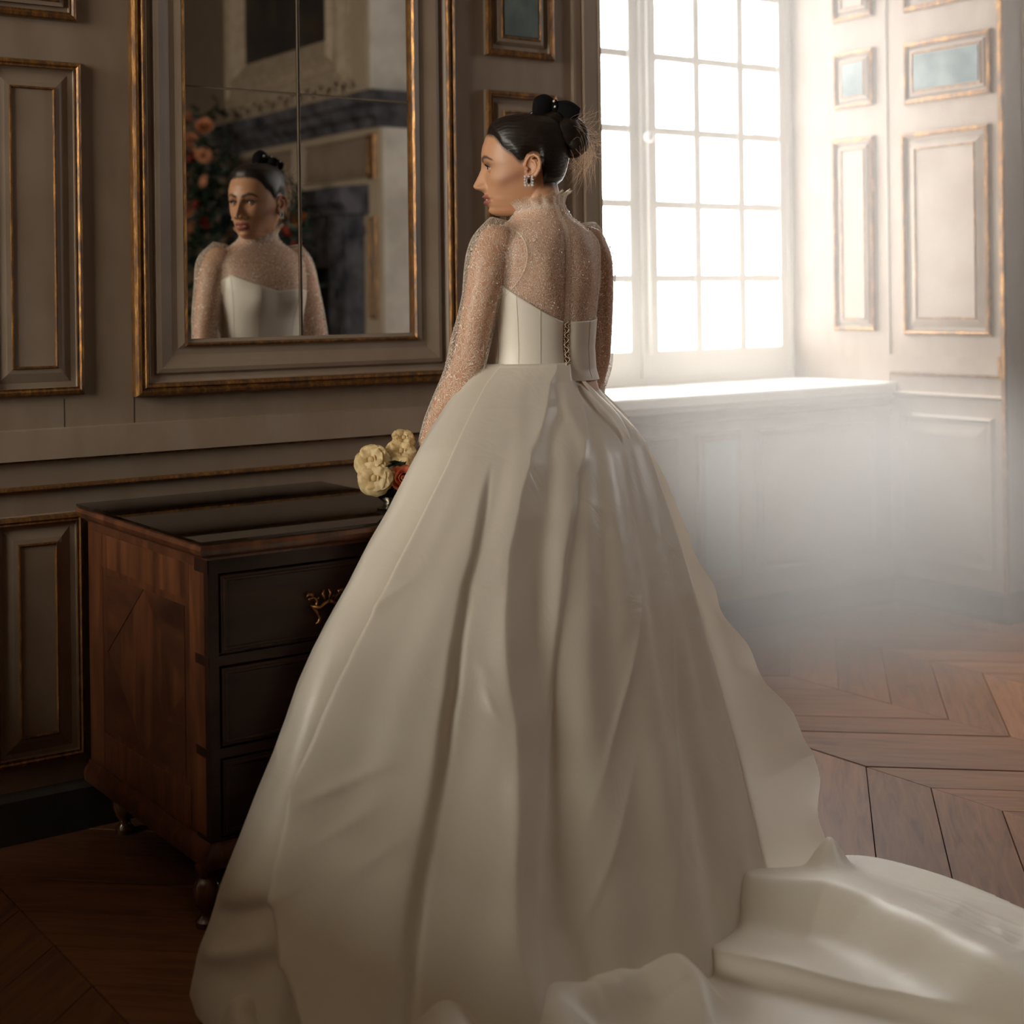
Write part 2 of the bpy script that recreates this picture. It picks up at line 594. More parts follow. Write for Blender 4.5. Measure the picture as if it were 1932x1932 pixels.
f = MB()
f.box(2.98, 3.045, 1.06, 1.14, 0.876, 3.2)
f.box(4.665, 4.69, 1.06, 1.14, 0.876, 3.2)
f.box(3.045, 4.665, 1.06, 1.14, 0.876, 0.905)
f.box(3.045, 4.665, 1.06, 1.14, 3.15, 3.2)
wpart(f, 'frame', M['white_paint'])
ROWS = [1.012, 1.301, 1.598, 1.893, 2.190, 2.487, 2.784, 3.08]
for side in (-1, 1):
    xs = [3.932, 4.137, 4.175, 4.383, 4.423, 4.620]
    X = lambda x: x if side > 0 else 2 * 3.86 - x
    s = MB()

    def bx(x0, x1, z0, z1, y0=1.068, y1=1.112):
        a, c = sorted((X(x0), X(x1)))
        s.box(a, c, y0, y1, z0, z1)
    bx(3.862, 3.932, 0.905, 3.15)
    bx(4.620, 4.665, 0.905, 3.15)
    bx(3.932, 4.620, 0.905, 1.012)
    bx(3.932, 4.620, 3.08, 3.15)
    wpart(s, 'casement', M['white_paint'])
    for x0, x1 in ((4.137, 4.175), (4.383, 4.423)):
        s = MB()
        bx(x0, x1, 1.012, 3.08, 1.074, 1.106)
        wpart(s, 'glazing_bar', M['white_paint'])
    for z in ROWS[1:-1]:
        s = MB()
        for x0, x1 in ((3.932, 4.137), (4.175, 4.383), (4.423, 4.620)):
            bx(x0, x1, z - 0.015, z + 0.015, 1.076, 1.104)
        wpart(s, 'glazing_bar', M['white_paint'])
    for i in range(len(ROWS) - 1):
        for x0, x1 in ((3.932, 4.137), (4.175, 4.383), (4.423, 4.620)):
            s = MB()
            bx(x0 - 0.004, x1 + 0.004, ROWS[i] + (0.011 if i else -0.004), ROWS[i + 1] - 0.011, 1.088, 1.092)
            wpart(s, 'pane', M['pane'])
s = MB()
s.box(3.835, 3.885, 1.048, 1.068, 0.91, 3.15)
wpart(s, 'meeting_stile', M['white_paint'])
s = MB()
s.tube([(3.86, 1.035, 1.0), (3.86, 1.035, 3.0)], 0.007, 8)
s.sphere((3.86, 1.03, 1.86), 0.024, 10, 8)
wpart(s, 'espagnolette_bolt', M['white_paint'], True)

# a second window far to the left of the camera lights the room
win2 = empty('window_2', loc=(-4.0, -1.5, 1.4), kind='structure')
f = MB()
for y0, y1 in ((-1.4, -1.32), (-0.05, 0.05), (1.32, 1.4)):
    f.box(-0.12, -0.04, y0, y1, 0, 2.3)
for z in (0, 0.56, 1.12, 1.68, 2.23):
    f.box(-0.11, -0.05, -1.4, 1.4, z, z + 0.07)
f.build('frame', M['white_paint'], win2)
for k in (-1, 1):
    MB().box(-0.085, -0.08, min(0.05 * k, 1.32 * k), max(0.05 * k, 1.32 * k), 0.0, 2.3).build('pane', M['pane_warm'], win2)

# a narrow window added unseen in the right-hand wall to brighten wall and gown
win3 = empty('window_3_added', loc=(5.6, -1.2, 1.75), kind='structure')
f = MB()
for y0, y1 in ((-0.3, -0.25), (-0.02, 0.02), (0.25, 0.3)):
    f.box(0.06, 0.12, y0, y1, 0, 1.5)
for z in (0, 0.48, 0.96, 1.44):
    f.box(0.06, 0.12, -0.3, 0.3, z, z + 0.06)
f.build('frame', M['white_paint'], win3)
for k in (-1, 1):
    MB().box(0.085, 0.09, min(0.02 * k, 0.25 * k), max(0.02 * k, 0.25 * k), 0.0, 1.5).build('pane', M['pane'], win3)

# ------------------------------------------------------------------ parquet floor
floor = tag(MB().box(-4.2, 5.8, -10.0, 1.3, -0.15, -0.022).build('floor', M['soot']), kind='structure')
PX0, PW, PP, PS = 2.99, 0.515, 0.2095, 0.94


def plank_poly(k, j, gap=0.0011):
    """chevron plank in column k, row j; returns the four corners (x, y)"""
    x0, x1 = PX0 + PW * k, PX0 + PW * (k + 1)
    slope = -PS if k % 2 == 0 else PS
    # seam height at the left edge of this column
    y0 = -0.815 + PP * j
    if k % 2:
        y0 += -PS * PW
    ya, yb = y0, y0 + slope * PW
    gy = gap * 1.4
    return [(x0 + gap, ya + gy + slope * gap), (x1 - gap, yb + gy - slope * gap), (x1 - gap, yb + PP - gy - slope * gap), (x0 + gap, ya + PP - gy + slope * gap)]


rest = MB()
for k in range(-14, 6):
    for j in range(-46, 12):
        q = plank_poly(k, j)
        cx = sum(p[0] for p in q) / 4
        cyy = sum(p[1] for p in q) / 4
        if cyy > 1.0 or cyy < -9.9 or cx < -4.1 or cx > 5.8:
            continue
        h = random.uniform(-0.0012, 0.0012)
        near = -5 <= k <= 3 and -2.35 < cyy < 0.8
        zb = -0.02
        if near:
            mb = MB()
            bev = 0.0008
            def ins(q, d):
                c = (sum(p[0] for p in q) / 4, sum(p[1] for p in q) / 4)
                return [(p[0] + (c[0] - p[0]) * d / 0.2, p[1] + (c[1] - p[1]) * d / 0.2) for p in q]
            q2 = ins(q, bev)
            ang = math.atan2(q[1][1] - q[0][1], q[1][0] - q[0][0])
            ca, sa = math.cos(-ang), math.sin(-ang)
            loc = lambda p, z: (ca * (p[0] - cx) - sa * (p[1] - cyy), sa * (p[0] - cx) + ca * (p[1] - cyy), z)
            mb.loft([[loc(p, zb) for p in q], [loc(p, h - 0.0015) for p in q], [loc(p, h) for p in q2]], caps=True)
            o = mb.build('plank', M['plank'], floor)
            o.location = (cx, cyy, 0)
            o.rotation_euler = (0, 0, ang)
        else:
            rest.loft([[(p[0], p[1], zb) for p in q], [(p[0], p[1], h) for p in q]], caps=True)
tag(rest.build('parquet', M['plank'], floor), kind='stuff')

# ------------------------------------------------------------------ wall mirror
mir = empty('wall_mirror', 'tall four-pane mirror in a brown frame with gilded edges above the chest', 'mirror', loc=(1.7955, 0, 1.005))
MP = lambda u, v, h: (u - 1.7955, -h, v - 1.005)
fr = frame_mb(MP, 1.336, 2.255, 1.009, 2.530,
              [(0.0, 0.0), (0.0, 0.022), (0.03, 0.026), (0.036, 0.018), (0.046, 0.016), (0.052, 0.024), (0.062, 0.026), (0.078, 0.020),
               (0.094, 0.013), (0.108, 0.012), (0.118, 0.016), (0.124, 0.018), (0.131, 0.014), (0.133, 0.0)])
fr.build('frame', M['wall_lt'], mir)
g = frame_mb(MP, 1.332, 2.259, 1.005, 2.534,
             [(0.0, 0.0), (0.001, 0.020), (0.006, 0.031), (0.012, 0.033), (0.016, 0.027), (0.019, 0.027), (0.023, 0.034), (0.029, 0.033), (0.034, 0.022)])
g.build('gilded_moulding', M['gold'], mir)
g = frame_mb(MP, 1.460, 2.131, 1.122, 2.410, [(0.0, 0.012), (0.002, 0.021), (0.006, 0.023), (0.010, 0.017), (0.011, 0.002)])
g.build('gilded_moulding', M['gold'], mir)
for (u0, u1) in ((1.462, 1.7815), (1.7895, 2.129)):
    for (v0, v1) in ((1.124, 1.7635), (1.7665, 2.408)):
        tilt = 0.0
        plate_mb(MP, u0, u1, v0, v1, 0.0005, 0.0032, 0.0014).build('mirror_pane', M['mirror'], mir)
sb = MB()
sb.box(-0.0140, -0.0060, -0.0022, 0, 0.119, 1.403)
sb.build('backing_strip', M['groove'], mir)
MB().box(-0.0140, -0.0105, -0.0028, -0.0020, 0.119, 1.403).build('seam_strip', M['stone'], mir)
# ------------------------------------------------------------------ drifting haze in the window bay


def haze_mat():
    m = bpy.data.materials.new('drifting_haze')
    m.use_nodes = True
    nt = m.node_tree
    nodes, links = nt.nodes, nt.links
    nodes.remove(nodes['Principled BSDF'])
    vs = N(nodes, 'ShaderNodeVolumeScatter')
    vs.inputs['Color'].default_value = (1.0, 0.98, 0.95, 1)
    vs.inputs['Anisotropy'].default_value = 0.25
    g = N(nodes, 'ShaderNodeNewGeometry')
    sx = N(nodes, 'ShaderNodeSeparateXYZ')
    links.new(g.outputs['Position'], sx.inputs[0])

    def mrange(src, a, b_, lo, hi):
        r = N(nodes, 'ShaderNodeMapRange', interpolation_type='SMOOTHSTEP')
        r.inputs['From Min'].default_value = a
        r.inputs['From Max'].default_value = b_
        r.inputs['To Min'].default_value = lo
        r.inputs['To Max'].default_value = hi
        links.new(src, r.inputs['Value'])
        return r.outputs[0]

    def mul(a, b_):
        x = N(nodes, 'ShaderNodeMath', operation='MULTIPLY')
        links.new(a, x.inputs[0])
        if hasattr(b_, 'is_linked'):
            links.new(b_, x.inputs[1])
        else:
            x.inputs[1].default_value = b_
        return x.outputs[0]
    fy = mrange(sx.outputs['Y'], HAZE_Y0, HAZE_Y1, 0.0, 1.0)
    fx = mrange(sx.outputs['X'], 2.75, 3.5, 0.35, 1.0)
    fz = mrange(sx.outputs['Z'], 0.50, 1.05, 5.5, 1.0)
    fy = mul(fy, mrange(sx.outputs['Y'], 0.40, 0.62, 1.0, 0.22))
    nz = N(nodes, 'ShaderNodeTexNoise')
    nz.inputs['Scale'].default_value = 1.1
    nz.inputs['Detail'].default_value = 2.0
    links.new(g.outputs['Position'], nz.inputs['Vector'])
    fn = mrange(nz.outputs['Fac'], 0.3, 0.7, 0.75, 1.25)
    d = mul(mul(mul(mul(fy, fx), fz), fn), HAZE)
    links.new(d, vs.inputs['Density'])
    links.new(vs.outputs[0], nodes['Material Output'].inputs['Volume'])
    return m


HAZE, HAZE_Y0, HAZE_Y1 = 0.17, -0.95, 0.0
hz = MB()
prof = [(-0.95, 0.03), (0.515, 0.03), (0.515, 0.88), (1.05, 0.88), (1.05, 3.19), (0.535, 3.19), (0.535, 4.19), (-0.95, 4.19)]
hz.loft([[(2.99, y, z) for y, z in prof], [(4.662, y, z) for y, z in prof]], caps=True)
hz = hz.build('haze', haze_mat())
tag(hz, 'pale drifting haze filling the bright window bay', 'haze', kind='stuff')
ROSES_A = [(-7.325, 2.641, 0.041, 'peach'), (-6.98, 2.545, 0.056, 'peach'), (-7.239, 2.466, 0.044, 'peach'), (-7.113, 2.354, 0.04, 'peach'), (-6.958, 2.321, 0.051, 'peach'), (-7.327, 2.251, 0.053, 'peach'), (-6.964, 2.127, 0.048, 'peach'), (-7.322, 2.063, 0.057, 'peach'), (-7.347, 1.93, 0.049, 'peach'), (-7.3, 1.802, 0.057, 'peach'), (-7.125, 1.966, 0.032, 'red'), (-7.184, 2.312, 0.032, 'red'), (-6.974, 1.819, 0.036, 'red')]
ROSES_B = [(-5.708, 1.985, 0.043, 'white'), (-5.638, 1.938, 0.047, 'red'), (-5.704, 1.823, 0.05, 'orange'), (-5.479, 1.772, 0.046, 'orange'), (-5.59, 1.696, 0.046, 'red'), (-5.629, 1.111, 0.046, 'orange'), (-5.694, 1.039, 0.043, 'orange'), (-5.5, 1.589, 0.039, 'red'), (-5.318, 1.304, 0.028, 'red'), (-5.143, 1.01, 0.031, 'white'), (-5.225, 1.199, 0.028, 'red')]
BLOOMS = [(1.645, -0.6, 0.88, 0.033, 'c'), (1.640, -0.62, 0.842, 0.032, 'c'), (1.662, -0.615, 0.845, 0.028, 'c'), (1.715, -0.56, 0.868, 0.024, 'c'), (1.722, -0.60, 0.895, 0.028, 'c'), (1.705, -0.62, 0.861, 0.030, 'c'), (1.738, -0.585, 0.922, 0.023, 'c'), (1.70, -0.645, 0.840, 0.022, 's')]
PUDDLE = [
    ([(1.064, -0.973), (1.102, -1.019), (1.175, -1.016), (1.267, -0.951), (1.358, -0.851)], 0.052, 0.05, 0.06, 0.40),
    ([(0.985, -1.30), (1.052, -1.16), (1.110, -1.120), (1.180, -1.190)], 0.050, 0.05, 0.05, 0.45),
    ([(1.109, -1.191), (1.175, -1.217), (1.260, -1.270)], 0.022, 0.04, 0.04, 0.45),
    ([(1.285, -0.98), (1.242, -1.188), (1.194, -1.362), (1.10, -1.65)], 0.062, 0.065, 0.075, 0.40),
    ([(1.46, -1.20), (1.339, -1.374), (1.264, -1.474), (1.10, -1.72)], 0.085, 0.075, 0.065, 0.45),
    ([(1.56, -1.15), (1.478, -1.368), (1.439, -1.505), (1.38, -1.80)], 0.075, 0.07, 0.06, 0.40),
    ([(1.440, -1.44), (1.550, -1.490), (1.633, -1.485), (1.72, -1.46)], 0.075, 0.055, 0.055, 0.45),
    ([(1.68, -1.40), (1.725, -1.49), (1.700, -1.58), (1.56, -1.74)], 0.080, 0.050, 0.065, 0.45),
    ([(1.709, -1.05), (1.769, -1.18), (1.827, -1.27), (1.850, -1.40)], 0.028, 0.07, 0.06, 0.4)]
# ------------------------------------------------------------------ chest of drawers
chest = empty('chest_of_drawers', 'dark walnut chest of drawers with brass handles and ball feet below the mirror', 'chest of drawers', loc=(1.5, -0.37, 0))


def cpart(mb, name, mat, parent=None, smooth=False, sharp=None):
    o = mb.build(name, mat, None, smooth, sharp=sharp)
    if parent is None:
        o.location = (-1.5, 0.37, 0)
        o.parent = chest
    else:
        o.parent = parent
    return o


CX0, CX1, CY0, CY1 = 1.207, 1.795, -0.718, -0.035
c = MB()
c.box(CX0, CX1, CY0 + 0.012, CY1, 0.155, 0.724)
cpart(c, 'carcass', M['walnut'])
# veneer bands standing a little proud on the side that faces the room
SX = on_x(CX0)
ya, yb, za, zb = -0.700, -0.055, 0.175, 0.705
for q in ((ya, ya + 0.075, za, zb), (yb - 0.075, yb, za, zb), (ya + 0.077, yb - 0.077, zb - 0.075, zb), (ya + 0.077, yb - 0.077, za, za + 0.075)):
    cpart(plate_mb(SX, *q, 0, 0.002, 0.0005), 'veneer_band', M['walnut_lt'])
mid, half, zmid, hh = (ya + yb) / 2, 0.22, 0.44, 0.175
for q in ([(mid - half, zmid - hh), (mid, zmid - hh), (mid - half, zmid)], [(mid, zmid - hh), (mid + half, zmid - hh), (mid + half, zmid)],
          [(mid + half, zmid), (mid + half, zmid + hh), (mid, zmid + hh)], [(mid, zmid + hh), (mid - half, zmid + hh), (mid - half, zmid)]):
    cpart(MB().loft([[SX(u, v, 0.0) for u, v in q], [SX(u, v, 0.0015) for u, v in q]], caps=True), 'veneer_corner', M['walnut_mid'])
# dark corner posts and rails of the front
FY = on_y(CY0 + 0.012)
c = MB()
c.box(CX0 - 0.002, CX0 + 0.020, CY0, CY0 + 0.02, 0.155, 0.724)
c.box(CX1 - 0.020, CX1 + 0.002, CY0, CY0 + 0.02, 0.155, 0.724)
for z0, z1 in ((0.696, 0.724), (0.512, 0.532), (0.330, 0.349), (0.155, 0.172)):
    c.box(CX0 + 0.02, CX1 - 0.02, CY0, CY0 + 0.02, z0, z1)
    c.box(CX0 - 0.0025, CX0, CY0, CY0 + 0.065, z0, z1)
cpart(c, 'front_frame', M['walnut_dk'])
# mouldings: top and base, following three sides
def edge_rail(prof):
    """prof = [(outward, z)] swept round left, front and right sides"""
    rings = []
    for (x, y, sx, sy) in ((CX0, CY1, -1, 0), (CX0, CY0, -1, -1), (CX1, CY0, 1, -1), (CX1, CY1, 1, 0)):
        rings.append([(x + sx * d, y + sy * d, z) for d, z in prof])
    return MB().loft(rings, caps=True)
cpart(edge_rail([(-0.03, 0.724), (0.004, 0.724), (0.006, 0.729), (0.020, 0.733), (0.027, 0.740), (0.030, 0.748), (0.027, 0.756), (0.018, 0.759), (-0.03, 0.759)]), 'top_moulding', M['walnut'], None, True, 40)
cpart(edge_rail([(-0.03, 0.120), (0.016, 0.120), (0.018, 0.138), (0.014, 0.150), (0.006, 0.158), (0.004, 0.166), (-0.03, 0.166)]), 'base_moulding', M['walnut'], None, True, 40)
c = MB()
c.box(CX0, CX1, CY0, CY1, 0.724, 0.7585)
cpart(c, 'top_board', M['walnut_dk'])
# drawers
handle_mb = MB()
def scroll(mb, pts, r):
    mb.tube([(p[0], -0.010 - (p[2] if len(p) > 2 else 0), p[1]) for p in pts], r, 7)
for k in (-1, 1):
    sp = lambda cx, cz, r0, r1, a0, a1, n=10, dy=0.0: [(k * (cx + (r0 + (r1 - r0) * i / n) * math.cos(a0 + (a1 - a0) * i / n)), cz + (r0 + (r1 - r0) * i / n) * math.sin(a0 + (a1 - a0) * i / n), dy) for i in range(n + 1)]
    scroll(handle_mb, sp(0.030, 0.004, 0.013, 0.005, math.radians(40), math.radians(330), 14), [0.0022 + 0.001 * math.sin(math.pi * i / 14) for i in range(15)])
    scroll(handle_mb, [(k * 0.045, 0.018), (k * 0.040, 0.024), (k * 0.030, 0.022), (k * 0.033, 0.014)], [0.0015, 0.004, 0.0045, 0.002])
    scroll(handle_mb, [(k * 0.030, -0.004), (k * 0.022, -0.012), (k * 0.014, -0.026), (k * 0.018, -0.036), (k * 0.024, -0.038)], [0.003, 0.0045, 0.004, 0.003, 0.0012])
    scroll(handle_mb, [(k * 0.034, -0.001, 0.004), (k * 0.020, -0.004, 0.012), (k * 0.010, 0.004, 0.014), (0, 0.008, 0.015)], [0.004, 0.0038, 0.0036, 0.004])
    scroll(handle_mb, [(k * 0.026, 0.010), (k * 0.018, 0.014), (k * 0.012, 0.008)], [0.001, 0.0035, 0.001])
    scroll(handle_mb, [(k * 0.004, 0.010, 0.006), (k * 0.009, 0.022, 0.004), (k * 0.005, 0.030, 0.002)], [0.003, 0.003, 0.001])
handle_mesh = None
for n, (z0, z1) in enumerate(((0.534, 0.694), (0.351, 0.510), (0.174, 0.328))):
    d = MB()
    plate_mb(FY, CX0 + 0.022, CX1 - 0.022, z0, z1, -0.004, 0.013, 0.004, d)
    frame_mb(FY, CX0 + 0.030, CX1 - 0.030, z0 + 0.008, z1 - 0.008, [(0, 0.012), (0.002, 0.0155), (0.006, 0.0155), (0.008, 0.012)], d)
    dr = cpart(d, 'drawer', M['walnut_dk'])
    for hx in (1.460,):
        if handle_mesh is None:
            h = handle_mb.build('handle', M['brass'], None, True)
            handle_mesh = h.data
        else:
            h = bpy.data.objects.new('handle', handle_mesh)
            COL.objects.link(h)
        h.parent = dr
        h.location = (hx, CY0 - 0.0015, (z0 + z1) / 2 - 0.006)
# ball feet
foot_prof = [(0.001, 0.0), (0.020, 0.0), (0.022, 0.012), (0.013, 0.022), (0.012, 0.032), (0.020, 0.042), (0.0255, 0.055), (0.027, 0.068), (0.0255, 0.082), (0.019, 0.093), (0.014, 0.098), (0.020, 0.104), (0.022, 0.121), (0.001, 0.121)]
fm = None
for x, y in ((CX0 - 0.005, -0.700), (CX1 - 0.02, -0.700), (1.262, -0.100), (CX1 - 0.03, -0.100)):
    if fm is None:
        fo = MB().lathe(foot_prof, 0, 0, 20).build('foot', M['walnut_gloss'], None, True, sharp=50)
        fm = fo.data
    else:
        fo = bpy.data.objects.new('foot', fm)
        COL.objects.link(fo)
    fo.parent = chest
    fo.location = (x - 1.5, y + 0.37, 0)
# sheet of glass on top
gs = MB()
gs.loft([[(1.181, -0.744, 0.7592), (1.821, -0.744, 0.7592), (1.821, -0.030, 0.7592), (1.181, -0.030, 0.7592)],
         [(1.181, -0.744, 0.7652), (1.821, -0.744, 0.7652), (1.821, -0.030, 0.7652), (1.181, -0.030, 0.7652)]])
tag(gs.build('glass_sheet', M['sheet']), 'smoked glass sheet lying on top of the walnut chest of drawers', 'glass sheet')
# ------------------------------------------------------------------ chimney piece seen in the mirror
XF = on_x(5.0)
wall_chimney = MB()
wall_chimney.box(5.0, 5.598, -7.5, -5.095, 0.0, 2.37)
wall_chimney.box(5.0, 5.598, -7.45, -5.25, 2.37, 4.198)
wall_chimney = tag(wall_chimney.build('wall_chimney', M['chimney']), kind='structure')
tag(MB().box(4.985, 5.598, -7.52, -5.075, 0.0, 0.985).build('trim_2', M['chimney'], wall_chimney), kind='structure')
MB().box(5.03, 5.597, -5.095, -5.085, 0.985, 2.37).build('painted_lit_face', M['lit_side_paint'], wall_chimney)  # slabs painted pale, with the window light put into their colour
MB().box(5.03, 5.597, -5.25, -5.24, 2.60, 4.19).build('painted_lit_face', M['lit_side_paint'], wall_chimney)
fire = empty('fireplace', 'dark marble fireplace with a pale carved overmantel, seen in the mirror', 'fireplace', loc=(5.0, -6.3, 0))


def fpart(mb, name, mat, smooth=False, sharp=None):
    o = mb.build(name, mat, None, smooth, sharp=sharp)
    o.location = (-5.0, 6.3, 0)
    o.parent = fire
    return o


def breast_rail(prof, y0, y1):
    rings = []
    for (x, y, sx, sy) in ((5.6, y0, 0, -1), (4.999, y0, -1, -1), (4.999, y1, -1, 1), (5.6, y1, 0, 1)):
        rings.append([(x + sx * d, y + sy * d, z) for d, z in prof])
    return MB().loft(rings, caps=True)


fpart(breast_rail([(-0.02, 2.375), (0.02, 2.375), (0.03, 2.42), (0.07, 2.45), (0.075, 2.50), (0.11, 2.53), (0.12, 2.60), (-0.02, 2.60)], -7.52, -5.098), 'mantel_shelf', M['marble'], True, 30)
fpart(frame_mb(XF, -7.38, -5.46, 2.72, 4.15, [(0, 0), (0, 0.05), (0.06, 0.075), (0.10, 0.05), (0.13, 0.05), (0.19, 0.09), (0.24, 0.06), (0.30, 0.03), (0.32, 0.02)]), 'overmantel_frame', M['stone'])
c = MB()
for i in range(9):
    u = -7.2 + i * 0.215
    c.tube([XF(u + 0.08 * math.cos(t), 2.67 + 0.045 * math.sin(t), 0.035) for t in [j * 0.6 for j in range(9)]], 0.018, 6)
c.box(4.965, 5.0, -7.4, -5.3, 2.60, 2.635)
fpart(c, 'carved_frieze', M['stone'], True, 40)
# lower surround
c = MB()
for y0, y1 in ((-7.05, -6.80), (-5.55, -5.30)):
    c.box(4.86, 5.0, y0, y1, 0.0, 1.80)
    c.box(4.84, 5.0, y0 - 0.02, y1 + 0.02, 0.0, 0.18)
    c.box(4.84, 5.0, y0 - 0.02, y1 + 0.02, 1.66, 1.72)
c.box(4.88, 5.0, -6.80, -5.55, 1.45, 1.80)
fpart(c, 'surround', M['marble'])
fpart(rail_mb(XF, -7.12, -5.23, [(1.80, 0.0), (1.80, 0.17), (1.84, 0.18), (1.88, 0.22), (1.98, 0.23), (2.0, 0.0)]), 'mantel_shelf', M['marble'])
fpart(MB().box(4.985, 5.0, -6.80, -5.55, 0.0, 1.45), 'firebox', M['soot'])
panel(wall_chimney, XF, -6.15, -5.16, 2.05, 2.33, inset=0.06, gilt=False)
panel(wall_chimney, XF, -7.40, -6.30, 2.05, 2.33, inset=0.06, gilt=False)
g = MB()
frame_mb(XF, -5.225, -5.115, 2.03, 2.335, [(0, 0), (0.01, 0.03), (0.03, 0.035), (0.04, 0.01)], g)
frame_mb(XF, -5.215, -5.12, 1.10, 1.78, [(0, 0), (0.006, 0.022), (0.014, 0.022), (0.02, 0.008)], g)
g.build('gilded_moulding', M['gold'], wall_chimney)
ptg = plate_mb(XF, -7.06, -5.78, 3.04, 3.83, 0.005, 0.02).build('painting', M['dark_canvas'])
tag(ptg, 'dark old painting in the pale overmantel, reflected in the mirror', 'painting')

# ------------------------------------------------------------------ rose columns beside the fireplace


def rose_mb(r, seed, layers=4):
    rg = random.Random(seed)
    mb = MB()
    for L in range(layers):
        t = L / (layers - 1)
        R = r * (0.25 + 0.75 * t)
        n = 3 + L
        for k in range(n):
            a0 = 2 * math.pi * (k + 0.5 * L) / n + rg.uniform(-0.15, 0.15)
            wdt = 1.35 * math.pi / n + 0.25
            P = []
            for i in range(4):
                v = i / 3
                el = -0.9 + v * (1.75 - 0.75 * t)
                row = []
                for j in range(6):
                    u = j / 5 * 2 - 1
                    a = a0 + u * wdt * math.sin(min(1, v + 0.25) * math.pi * 0.62)
                    rr = R * (0.75 + 0.33 * v * v * (0.3 + t)) + 0.04 * r * abs(u) * v
                    row.append((rr * math.cos(el) * math.cos(a), rr * math.cos(el) * math.sin(a), R * math.sin(el) * 0.85 - 0.10 * r * t + 0.03 * r * rg.uniform(-1, 1)))
                P.append(row)
            mb.grid(P)
    return mb


rose_mats = {'peach': M['rose_peach'], 'red': M['rose_red'], 'white': M['rose_cream'], 'orange': M['rose_orange']}
rose_mesh = {}
for kk, mt in rose_mats.items():
    ro = rose_mb(1.0, 3).build('rose', mt, None, True)
    rose_mesh[kk] = ro.data
    bpy.data.objects.remove(ro)


def leaf_mb(mb, c, L, Wd, d, up):
    d = Vector(d).normalized()
    s = d.cross(Vector(up)).normalized()
    n = s.cross(d)
    c = Vector(c)
    pts = [c, c + d * L * 0.35 + s * Wd + n * 0.1 * L, c + d * L * 0.75 + s * Wd * 0.6 + n * 0.12 * L, c + d * L, c + d * L * 0.75 - s * Wd * 0.6 + n * 0.12 * L, c + d * L * 0.35 - s * Wd + n * 0.1 * L, c + d * L * 0.45]
    mb.add(pts, [(0, 1, 6), (1, 2, 6), (2, 3, 6), (3, 4, 6), (4, 5, 6), (5, 0, 6)])


def rose_column(name, label, roses, blobs, x=4.72, dx0=-0.12, dx1=0.10):
    root = empty(name, label, 'flowers', loc=(x, blobs[0][0], 0))
    fo = MB()
    for (y, z, ry, rz, nn) in blobs:
        for i in range(nn):
            a = RNG.uniform(0, 2 * math.pi)
            b = RNG.uniform(-1, 1)
            q = math.sqrt(1 - b * b)
            rr = RNG.uniform(0.7, 1.0)
            p = (RNG.uniform(dx0, dx1), (y - blobs[0][0]) + ry * rr * q * math.cos(a), z + rz * rr * b)
            leaf_mb(fo, p, RNG.uniform(0.07, 0.13), 0.025, (RNG.normal() - 0.6, RNG.normal(), RNG.normal()), (RNG.normal(), 0.3, RNG.normal()))
    tag(fo.build('foliage', M['leaf_dark'], root), kind='stuff')
    for (y, z, r, kk) in roses:
        o = bpy.data.objects.new('rose', rose_mesh[kk])
        COL.objects.link(o)
        o.parent = root
        o.location = (4.59 - x + RNG.uniform(-0.02, 0.02), y - blobs[0][0], z)
        o.scale = (r, r, r)
        o.rotation_euler = (RNG.uniform(-0.3, 0.3), math.radians(-80) + RNG.uniform(-0.3, 0.3), RNG.uniform(0, 6))


# (y, z) measured on the plane x = 4.6
rose_column('rose_column', 'tall column of peach roses at the far end of the fireplace, in the mirror',
            ROSES_A, [(-7.2, 0.95, 0.32, 0.95, 260), (-7.2, 1.9, 0.32, 0.55, 320), (-7.15, 2.3, 0.28, 0.45, 200)])
rose_column('rose_cluster', 'cluster of orange, red and white roses before the marble fireplace, in the mirror',
            ROSES_B, [(-5.62, 0.6, 0.4, 0.6, 240), (-5.6, 1.2, 0.36, 0.5, 280), (-5.62, 1.7, 0.25, 0.36, 180)], x=4.63, dx0=-0.06, dx1=0.02)
# ------------------------------------------------------------------ flowers on the chest
vase = MB().lathe([(0.001, 0), (0.030, 0), (0.032, 0.004), (0.020, 0.010), (0.016, 0.016), (0.026, 0.024), (0.038, 0.036), (0.042, 0.046), (0.040, 0.047), (0.036, 0.038), (0.001, 0.030)], 0, 0, 28).build('bowl', M['silver'], None, True, sharp=50)
vase.location = (1.700, -0.590, 0.7655)
tag(vase, 'small footed silver bowl holding cream flowers on the glass-topped chest', 'bowl')

bq = empty('bouquet', 'bouquet of ruffled cream blossoms with a salmon rose on the chest beside the skirt', 'bouquet', loc=(1.700, -0.590, 0.803))


